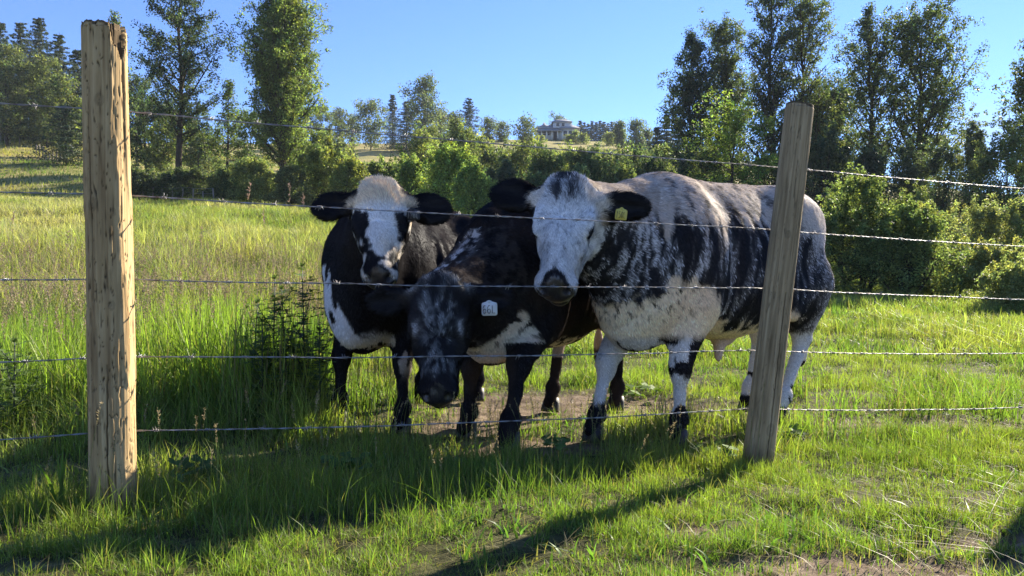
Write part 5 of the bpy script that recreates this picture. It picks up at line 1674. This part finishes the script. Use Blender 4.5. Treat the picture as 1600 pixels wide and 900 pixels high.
# ------------------------------------------------------------ grass
grass_m = leaf_mat("grass_blade", 0.50, 0.5, 0.28, (1.10, 1.32, 0.42))
def blades(name, X, Y, H, W, base, seed, lean=.35, segs=3, var=.22, dry=.06, tipdry=.25, azbias=None, parent=None, curl=1.0):
    r = np.random.default_rng(seed + 900)
    n = len(X)
    Z = ground_z(X, Y) - .005
    az = r.uniform(0, 2 * np.pi, n)
    if azbias is not None:
        az = np.where(r.random(n) < azbias[1], azbias[0] + r.normal(0, .6, n), az)
    faz = r.uniform(0, 2 * np.pi, n)
    ln = np.abs(r.normal(0, lean, n)) * curl
    dx, dy = np.cos(az), np.sin(az)
    sx, sy = np.cos(faz), np.sin(faz)
    t = np.linspace(0, 1, segs + 1)
    verts = []
    for k, tt in enumerate(t):
        bend = ln * tt ** 1.8 * H
        zz = Z + H * tt * (1 - .28 * np.minimum(ln, 1.6) * tt)
        px = X + dx * bend; py = Y + dy * bend
        w = W * (1 - tt) ** .55 * .5 if k < segs else None
        if w is not None:
            tw = tt * .8
            cx = sx * np.cos(tw) - sy * np.sin(tw); cy = sx * np.sin(tw) + sy * np.cos(tw)
            verts.append(np.stack([px - cx * w, py - cy * w, zz], 1)); verts.append(np.stack([px + cx * w, py + cy * w, zz], 1))
        else:
            verts.append(np.stack([px, py, zz], 1))
    m = len(verts)
    V = np.stack(verts, 1).reshape(-1, 3)
    i = np.arange(n)[:, None] * m
    quads = [i + np.array([[2 * k, 2 * k + 1, 2 * k + 3, 2 * k + 2]]) for k in range(segs - 1)]
    tri = i + np.array([[2 * segs - 2, 2 * segs - 1, 2 * segs]])
    base = np.asarray(base)
    if base.ndim == 1: base = np.tile(base, (n, 1))
    P = np.stack([X, Y, Z], 1)
    patch = fbm(P * 1.3, 71, 3)[:, None] - .5
    c = base * np.exp(r.normal(0, var, n))[:, None] * (1 + patch * np.array([[1.1, .5, .4]]))
    dr = r.random(n) < dry + .25 * np.clip(patch[:, 0], 0, 1)
    c = np.where(dr[:, None], np.array([[.30, .25, .12]]) * r.uniform(.6, 1.15, n)[:, None], c)
    cc = []
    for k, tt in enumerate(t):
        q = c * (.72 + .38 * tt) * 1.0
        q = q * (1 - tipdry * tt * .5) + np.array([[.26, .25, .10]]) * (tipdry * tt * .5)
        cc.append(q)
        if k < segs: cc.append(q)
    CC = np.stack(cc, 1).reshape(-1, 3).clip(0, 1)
    fs = ([np.vstack(quads)] if quads else []) + [tri]
    return mesh_np(name, V, fs, grass_m, parent, CC, smooth_shade=False)

rg = np.random.default_rng(99)
def scatter(n, y0, y1, u0=-.78, u1=.78, power=1.0):
    """points in the wedge seen from the fence side, even per square metre when power = 2"""
    t = rg.random(n)
    Y = (y0 ** power + t * (y1 ** power - y0 ** power)) ** (1 / power)
    u = rg.uniform(u0, u1, n)
    return u * Y, Y
def fence_dist(X, Y):
    n = np.array([-FD[1], FD[0]])
    return (X + 1.142) * n[0] + (Y - 2.10) * n[1]
def tuft(X, Y, sc=6.0, seed=5):
    return fbm(np.stack([X * sc, Y * sc, X * 0], 1), seed, 2)

# 1) short turf on the near side
X, Y = scatter(240000, 1.15, 3.6, power=1.6)
fd = fence_dist(X, Y); dm = dirt_mask(X, Y); tf = tuft(X, Y, 7)
keep = (fd < .35) & (rg.random(len(X)) > dm * .93) & (rg.random(len(X)) < .34 + 1.9 * np.clip(tf - .34, 0, 1))
X, Y, tf, fd, dm = X[keep], Y[keep], tf[keep], fd[keep], dm[keep]
t9 = tuft(X, Y, 16, 77); H = (.008 + .024 * smooth(.3, .75, tf) + .030 * smooth(.52, .72, t9)) * rg.uniform(.5, 1.4, len(X)) * (1 + 1.0 * smooth(-.40, .0, fd)) * (1 - .5 * dm)
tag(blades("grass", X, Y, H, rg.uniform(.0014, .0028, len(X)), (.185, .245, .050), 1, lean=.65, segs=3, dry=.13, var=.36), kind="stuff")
# 2) rank strip under the wires
X, Y = scatter(46000, 1.7, 4.2, power=1.4)
fd = fence_dist(X, Y); tf = tuft(X, Y, 4, 8); dm = dirt_mask(X, Y)
keep = (np.abs(fd) < .55) & (rg.random(len(X)) > dm) & (rg.random(len(X)) < 1.6 * np.clip(tf - .25, 0, 1) * np.exp(-(fd / .32) ** 2) + .1)
X, Y, tf, fd = X[keep], Y[keep], tf[keep], fd[keep]
left = smooth(.6, -.3, X)
H = rg.uniform(.05, .15, len(X)) * (.46 + .65 * left) * (.6 + tf * .8)
tag(blades("grass", X, Y, H, rg.uniform(.0015, .0032, len(X)), (.140, .20, .038), 2, lean=.45, segs=4, dry=.10), kind="stuff")
# 3) pasture around and behind the cattle
X, Y = scatter(150000, 2.5, 7.5, power=1.3)
fd = fence_dist(X, Y); dm = dirt_mask(X, Y); tf = tuft(X, Y, 3, 9); t2 = tuft(X, Y, 9, 12)
lt = smooth(-1.0, -1.35, X / Y * 3.9 + .0 * Y) * smooth(2.9, 3.7, Y)          # tall grass left of the cattle
lt = smooth(-.20, -.30, X / Y) * smooth(3.0, 4.0, Y)
keep = (fd > .1) & (rg.random(len(X)) > dm * 1.0) & (rg.random(len(X)) < .30 + 1.6 * np.clip(t2 - .3, 0, 1))
X, Y, tf, lt, t2, dm = [a[keep] for a in (X, Y, tf, lt, t2, dm)]
H = (.022 + .095 * smooth(.40, .72, tf)) * rg.uniform(.5, 1.4, len(X)) * (1 - .5 * dm) + lt * rg.uniform(.10, .42, len(X))
wd = rg.uniform(.0024, .0055, len(X)) * (1 + .6 * lt)
col = np.array([[.21, .265, .060]]) * (1 - lt[:, None]) + np.array([[.18, .255, .058]]) * lt[:, None]
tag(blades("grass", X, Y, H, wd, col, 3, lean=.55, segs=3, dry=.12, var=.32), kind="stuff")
# 3b) tall broad-bladed stand left of the cattle
X, Y = scatter(13000, 3.7, 6.5, u0=-.78, u1=-.255, power=1.2)
tf = tuft(X, Y, 2.5, 31)
keep = rg.random(len(X)) < 2.2 * np.clip(tf - .28, 0, 1)
X, Y = X[keep], Y[keep]
H = rg.uniform(.38, .78, len(X)) * (.75 + .25 * np.exp(-((X / Y + .40) / .12) ** 2))
tag(blades("grass", X, Y, H, rg.uniform(.006, .012, len(X)), (.205, .28, .052), 4, lean=.26, segs=5, dry=.07, var=.3), kind="stuff")
# 3c) separate taller tussocks
cx, cy = scatter(260, 3.2, 14, u0=-.75, u1=.78, power=1.1)
ok = dirt_mask(cx, cy) < .2; cx, cy = cx[ok], cy[ok]
k = np.repeat(np.arange(len(cx)), 55); rr_ = rg.uniform(.05, .16, len(cx))[k] * (1 + cy[k] * .06)
hh_ = rg.uniform(.10, .26, len(cx))[k]
X = cx[k] + rg.normal(0, 1, len(k)) * rr_ * .6; Y = cy[k] + rg.normal(0, 1, len(k)) * rr_ * .6
ok = fence_dist(X, Y) > .25; X, Y, hh_, k = X[ok], Y[ok], hh_[ok], k[ok]
tc_ = np.array([.15, .215, .05])[None] * np.exp(rg.normal(0, .25, (len(cx), 1)))[k]
tag(blades("grass", X, Y, hh_ * rg.uniform(.6, 1.2, len(X)), .003 + .0008 * Y, tc_, 41, lean=.55, segs=3, dry=.12), kind="stuff")
# 3e) low broad-leaved ground cover between the grasses
X, Y = scatter(14000, 1.2, 9.0, power=1.3)
cv = tuft(X, Y, 2.2, 55)
ok = (cv > .52) & (rg.random(len(X)) > dirt_mask(X, Y) * .8); X, Y = X[ok], Y[ok]
tag(blades("ground_cover", X, Y, rg.uniform(.025, .065, len(X)), rg.uniform(.004, .009, len(X)) * (1 + .10 * Y), (.13, .20, .05), 43, lean=.9, segs=3, dry=.04, var=.3, tipdry=0), kind="stuff")
# 3d) straw and thatch lying between the tufts
X, Y = scatter(26000, 1.15, 7.0, power=1.4)
az_ = rg.uniform(0, 6.28, len(X))
tag(blades("thatch", X, Y, rg.uniform(.02, .06, len(X)), rg.uniform(.0014, .003, len(X)), (.30, .25, .14), 42, lean=2.4, segs=3, dry=1.0, var=.3), kind="stuff")
# 4) pasture in the middle distance
X, Y = scatter(190000, 7.0, 20, power=1.2)
u = X / Y; tf = tuft(X, Y, 1.4, 14); t2 = tuft(X, Y, 4, 15)
lt = smooth(-.1, -.25, u)
keep = rg.random(len(X)) < .35 + 1.3 * np.clip(t2 - .3, 0, 1)
X, Y, tf, lt = [a[keep] for a in (X, Y, tf, lt)]
H = (.07 + .16 * smooth(.35, .7, tf)) * rg.uniform(.5, 1.4, len(X)) * (1 + 2.0 * lt)
col = np.array([[.25, .285, .080]]) * (1 - lt[:, None]) + np.array([[.30, .30, .135]]) * lt[:, None]
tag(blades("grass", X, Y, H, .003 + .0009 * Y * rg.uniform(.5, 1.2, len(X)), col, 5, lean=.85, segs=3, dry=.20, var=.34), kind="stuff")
# 5) far meadow
X, Y = scatter(170000, 19, 50, u0=-.80, u1=.30, power=1.1)
tf = tuft(X, Y, .5, 16)
P = np.stack([X * .35, Y * .18, X * 0], 1)
gr = fbm(P, 88, 3)
H = (.22 + .30 * smooth(.3, .7, tf)) * rg.uniform(.6, 1.3, len(X))
col = np.array([[.23, .265, .09]]) * (1 - smooth(.36, .55, gr))[:, None] + np.array([[.42, .375, .23]]) * smooth(.36, .55, gr)[:, None]
tag(blades("grass", X, Y, H, .0010 * Y * rg.uniform(.5, 1.2, len(X)), col, 6, lean=.9, segs=2, dry=.18, var=.26), kind="stuff")
# 5b) right-hand scrub floor
X, Y = scatter(30000, 18, 42, u0=.25, u1=.8, power=1.1)
H = rg.uniform(.12, .45, len(X))
tag(blades("grass", X, Y, H, .0012 * Y * rg.uniform(.6, 1.2, len(X)), (.22, .26, .075), 7, lean=.45, segs=2, dry=.14), kind="stuff")
# 6) hillsides further out
X, Y = scatter(60000, 50, 130, u0=-.80, u1=.35, power=1.0)
P = np.stack([X * .05, Y * .06, X * 0], 1); gr = smooth(.40, .58, fbm(P, 89, 3))[:, None]
H = rg.uniform(.2, .5, len(X))
col = np.array([[.13, .19, .045]]) * (1 - gr) + np.array([[.36, .31, .12]]) * gr
tag(blades("grass", X, Y, H, .0014 * Y * rg.uniform(.6, 1.2, len(X)), col, 8, lean=.5, segs=1, dry=.1, var=.14), kind="stuff")

# ------------------------------------------------------------ flowering stalks
seed_m = leaf_mat("seed_head", 0.3, 0.7, 0.1, (1.1, 1.05, .8))
def stalks(X, Y, H, seed, lean=.16, headlen=.12, r0=.0011, hc=(.33, .27, .16), sc=(.20, .24, .07), hw=.006):
    r = np.random.default_rng(seed)
    Vs, Qs, Cs, off = [], [], [], 0
    for x, y, h in zip(X, Y, H):
        z = gz(x, y); a = r.uniform(0, 6.28); l = abs(r.normal(0, lean))
        t = np.linspace(0, 1, 8)
        P = np.column_stack([x + math.cos(a) * l * h * t ** 2, y + math.sin(a) * l * h * t ** 2, z + h * t * (1 - .2 * l * t)])
        V, F = tube(P, r0 * (1 - .5 * t), 3, cap=False)
        Vs.append(V); Qs.append(F[0] + off); off += len(V); Cs.append(np.tile(sc, (len(V), 1)))
        # spikelets
        m = 34; k = r.uniform(0, 1, m)
        hp_ = np.array([np.interp(1 - headlen / h * k, t, P[:, i]) for i in range(3)]).T
        off_d = r.normal(0, 1, (m, 3)); off_d[:, 2] = np.abs(off_d[:, 2]) + .5; off_d /= np.linalg.norm(off_d, axis=1)[:, None]
        sz = hw * (1.1 - .5 * np.abs(k - .4)) * r.uniform(.6, 1.3, m)
        s2 = np.cross(off_d, r.normal(0, 1, (m, 3))); s2 /= np.linalg.norm(s2, axis=1)[:, None]
        q0 = hp_; q1 = hp_ + off_d * sz[:, None] * .8 + s2 * sz[:, None] * .25; q2 = hp_ + off_d * sz[:, None] * 1.7; q3 = hp_ + off_d * sz[:, None] * .8 - s2 * sz[:, None] * .25
        V = np.stack([q0, q1, q2, q3], 1).reshape(-1, 3)
        Vs.append(V); Qs.append(np.arange(m * 4).reshape(-1, 4) + off); off += len(V)
        Cs.append(np.tile(hc, (len(V), 1)) * r.uniform(.7, 1.2))
    return mesh_np("grass_stalks", np.vstack(Vs), np.vstack(Qs), seed_m, None, np.vstack(Cs), smooth_shade=False)
# along the fence
s_ = rg.uniform(-1.2, 3.4, 170); of = rg.normal(.0, .22, 170)
pp = np.array([fence_pt(a, b_) for a, b_ in zip(s_, of)])
tag(stalks(pp[:, 0], pp[:, 1], rg.uniform(.16, .36, 170), 3, headlen=.06, hw=.0045, r0=.0009), kind="stuff")
# meadow seed heads standing above the tall grass
X, Y = scatter(2600, 4.2, 14, u0=-.75, u1=-.16, power=1.2)
tag(stalks(X, Y, rg.uniform(.5, .85, len(X)), 4, headlen=.13, hw=.010, r0=.0016, hc=(.36, .28, .20)), kind="stuff")
# a few very tall stalks rising over the second wire
xs = []; 
for px, Y_, pt in [(235, 3.6, 292), (375, 3.7, 280), (452, 3.8, 288), (482, 3.9, 292), (418, 4.1, 330), (300, 4.0, 345), (100, 3.8, 360), (15, 3.6, 330), (60, 4.0, 380)]:
    x = at(px, Y_); xs.append((x, Y_, zpx(pt, Y_) - gz(x, Y_)))
xs = np.array(xs)
tag(stalks(xs[:, 0], xs[:, 1], xs[:, 2], 6, lean=.06, headlen=.10, hw=.009, r0=.0012, hc=(.42, .30, .24)), kind="stuff")
# low stalks in front of the cattle, right half
X, Y = scatter(160, 2.9, 3.6, u0=-.25, u1=.30, power=1.2)
tag(stalks(X, Y, rg.uniform(.12, .26, len(X)), 8, headlen=.05, hw=.004, r0=.0009), kind="stuff")

# ------------------------------------------------------------ thistles, broad blades, clover
weed_m = leaf_mat("weed_leaf", 0.25, 0.7, 0.12)
def thistle(px, Y, pt, label, seed):
    r = np.random.default_rng(seed)
    x = at(px, Y); z0 = gz(x, Y); H = zpx(pt, Y) - z0
    e = empty("thistle", (x, Y, z0)); tag(e, label, "weed", "thistles in the tall grass")
    stems, LV, LF, LC, off = [], [], [], [], 0
    def leaf(p, d, L, w):
        nonlocal off
        d = d / np.linalg.norm(d); up = np.array([0, 0, 1.0]); s = np.cross(d, up); s /= np.linalg.norm(s) + 1e-9
        k = 7; t = np.linspace(0, 1, k)
        mid = p + np.outer(t * L, d) + np.outer(-t ** 2 * L * .25, up)
        Vv, Ff = [], []
        for i in range(k - 1):       # spiny lobes on both sides
            for sg in (1, -1):
                a, b_ = mid[i], mid[i + 1]
                tip = (a + b_) / 2 + s * sg * w * (1.1 - t[i]) * r.uniform(.8, 1.4) + d * L * .06 + up * r.uniform(-.1, .2) * w
                Vv += [a, b_, tip]; Ff.append([len(Vv) - 3, len(Vv) - 2, len(Vv) - 1])
        LV.append(np.array(Vv)); LF.append(np.array(Ff) + off); off += len(Vv)
        LC.append(np.tile(np.array([.095, .145, .045]) * r.uniform(.7, 1.3), (len(Vv), 1)))
    def stem(a, d, L, rad, lv):
        t = np.linspace(0, 1, 8)
        p = a + np.outer(t * L, d / np.linalg.norm(d)) + np.outer(t ** 2 * L * .25, [0, 0, 1]) + np.outer(t, r.normal(0, .03, 3)) * L
        stems.append(tube(p, rad * (1 - .6 * t), 5))
        n = max(5, int(L / .022))
        for i in range(n):
            f = (i + .5) / n; q = np.array([np.interp(f, t, p[:, j]) for j in range(3)])
            az = i * 2.4 + r.uniform(-.3, .3)
            leaf(q, np.array([math.cos(az), math.sin(az), r.uniform(.1, .6)]), (.19 - .10 * f) * lv * r.uniform(.7, 1.2), .050 * lv * (1.1 - .4 * f))
        for i in range(10):           # tight leafy tip
            az = i * 2.4; leaf(p[-1], np.array([math.cos(az) * .6, math.sin(az) * .6, 1]), .035 * lv, .012 * lv)
        return p
    main = stem(np.zeros(3), np.array([r.normal(0, .06), r.normal(0, .05), 1]), H, .006, 1.0)
    for i in range(6):
        f = .25 + .11 * i; a = np.array([np.interp(f, np.linspace(0, 1, 8), main[:, j]) for j in range(3)])
        az = i * 2.4 + seed
        stem(a, np.array([math.cos(az), math.sin(az), 1.0]), H * (.42 - .04 * i), .0035, .75)
    V, F = join(stems); m_ = plain_mat("thistle_stem", (.04, .06, .03), noise_amt=.2); mesh_np("stem", V, F, m_, e)
    mesh_np("leaves", np.vstack(LV), np.vstack(LF), weed_m, e, np.vstack(LC), smooth_shade=False)
thistle(424, 3.85, 486, "dark thistle in the tall grass, left one of the pair beside the left cow", 1)
thistle(478, 3.95, 474, "taller dark thistle nearest to the left cow's chest", 2)
thistle(390, 4.15, 505, "lower thistle behind the left one of the pair, half buried in grass", 3)
thistle(452, 4.0, 498, "bushy thistle between the two tall dark ones", 5)
thistle(408, 3.75, 540, "short thistle at the foot of the tall dark ones, on their left", 6)
thistle(500, 3.8, 545, "short thistle touching the left cow's foreleg", 7)
thistle(20, 3.5, 560, "low dark thistle at the left edge beside the near post", 4)

def blade_plant(px, py, label, n, L, w, seed, base=(.10, .17, .035), Y=None):
    """clump of broad upright blades; py is where it meets the ground"""
    r = np.random.default_rng(seed)
    Y = Y or 2.0
    x = at(px, Y)
    e = tag(blades("blade_clump", x + r.normal(0, .015, n), Y + r.normal(0, .015, n), L * r.uniform(.55, 1.1, n), np.full(n, w), base, seed, lean=.30, segs=6, dry=0, var=.12, tipdry=.1), label, "grass clump", "broad-bladed grass clumps")
    return e
blade_plant(88, 800, "clump of broad blades left of the near post's foot", 9, .24, .010, 1, Y=1.98)
blade_plant(572, 720, "tall broad blade clump in the shade below the left cow", 5, .32, .012, 2, Y=2.75)
blade_plant(512, 800, "low broad blades in the shaded grass right of the near post", 6, .20, .008, 3, Y=2.25)
blade_plant(600, 770, "broad blade clump in front of the lowered black head", 6, .17, .008, 4, Y=2.45)
blade_plant(1010, 800, "small clump of broad blades near the middle foreground", 7, .11, .006, 5, Y=2.1)

def clover(px, Y, label, seed, n=16, col=(.10, .17, .045), sp=.045, R=.014):
    r = np.random.default_rng(seed); x0 = at(px, Y); z0 = gz(x0, Y)
    Vs, Fs, Cs, off = [], [], [], 0
    for i in range(n):
        x = r.normal(0, sp); y = r.normal(0, sp); h = r.uniform(.03, .085)
        nn = np.array([r.normal(0, .4), r.normal(0, .4), 1]); nn /= np.linalg.norm(nn)
        u = np.cross(nn, [1, 0, 0]); u /= np.linalg.norm(u); v = np.cross(nn, u)
        for q in range(3):
            a = q * 2.094 + i; c = np.array([x, y, h]) + (u * math.cos(a) + v * math.sin(a)) * R * .9
            t = np.linspace(0, 2 * np.pi, 9)[:-1]
            V = np.vstack([c[None] - nn * .002, c + np.outer(np.cos(t) * R, u) + np.outer(np.sin(t) * R, v)])
            F = np.array([[0, 1 + j, 1 + (j + 1) % 8] for j in range(8)])
            Vs.append(V); Fs.append(F + off); off += len(V); Cs.append(np.tile(np.array(col) * r.uniform(.7, 1.3), (len(V), 1)))
        V, F = tube(np.array([[x * .6, y * .6, 0], [x * .8, y * .8, h * .6], [x, y, h]]), .0012, 3, cap=False)
        f = F[0]; tri = np.vstack([f[:, [0, 1, 2]], f[:, [0, 2, 3]]])
        Vs.append(V); Fs.append(tri + off); off += len(V); Cs.append(np.tile(np.array(col), (len(V), 1)))
    o = mesh_np("broadleaf_weed", np.vstack(Vs), np.vstack(Fs), weed_m, None, np.vstack(Cs), smooth_shade=False)
    o.location = (x0, Y, z0)
    tag(o, label, "weed", "low round-leaved weeds")
clover(872, 2.95, "round-leaved weed beside the middle cow's black forefoot", 1, 18)
clover(1130, 2.85, "round-leaved weed left of the leaning post's foot", 2, 14)
clover(540, 2.55, "clover patch in the shade below the left cow", 3, 20, (.06, .11, .03))
clover(300, 2.5, "clover patch in the shade right of the near post", 4, 22, (.06, .11, .03))
clover(1240, 3.4, "small weed between the leaning post and the steer's hind foot", 5, 12)
clover(985, 4.9, "leafy weed on the bare ground behind the steer's forelegs", 6, 26, (.11, .18, .03), .11, .022)
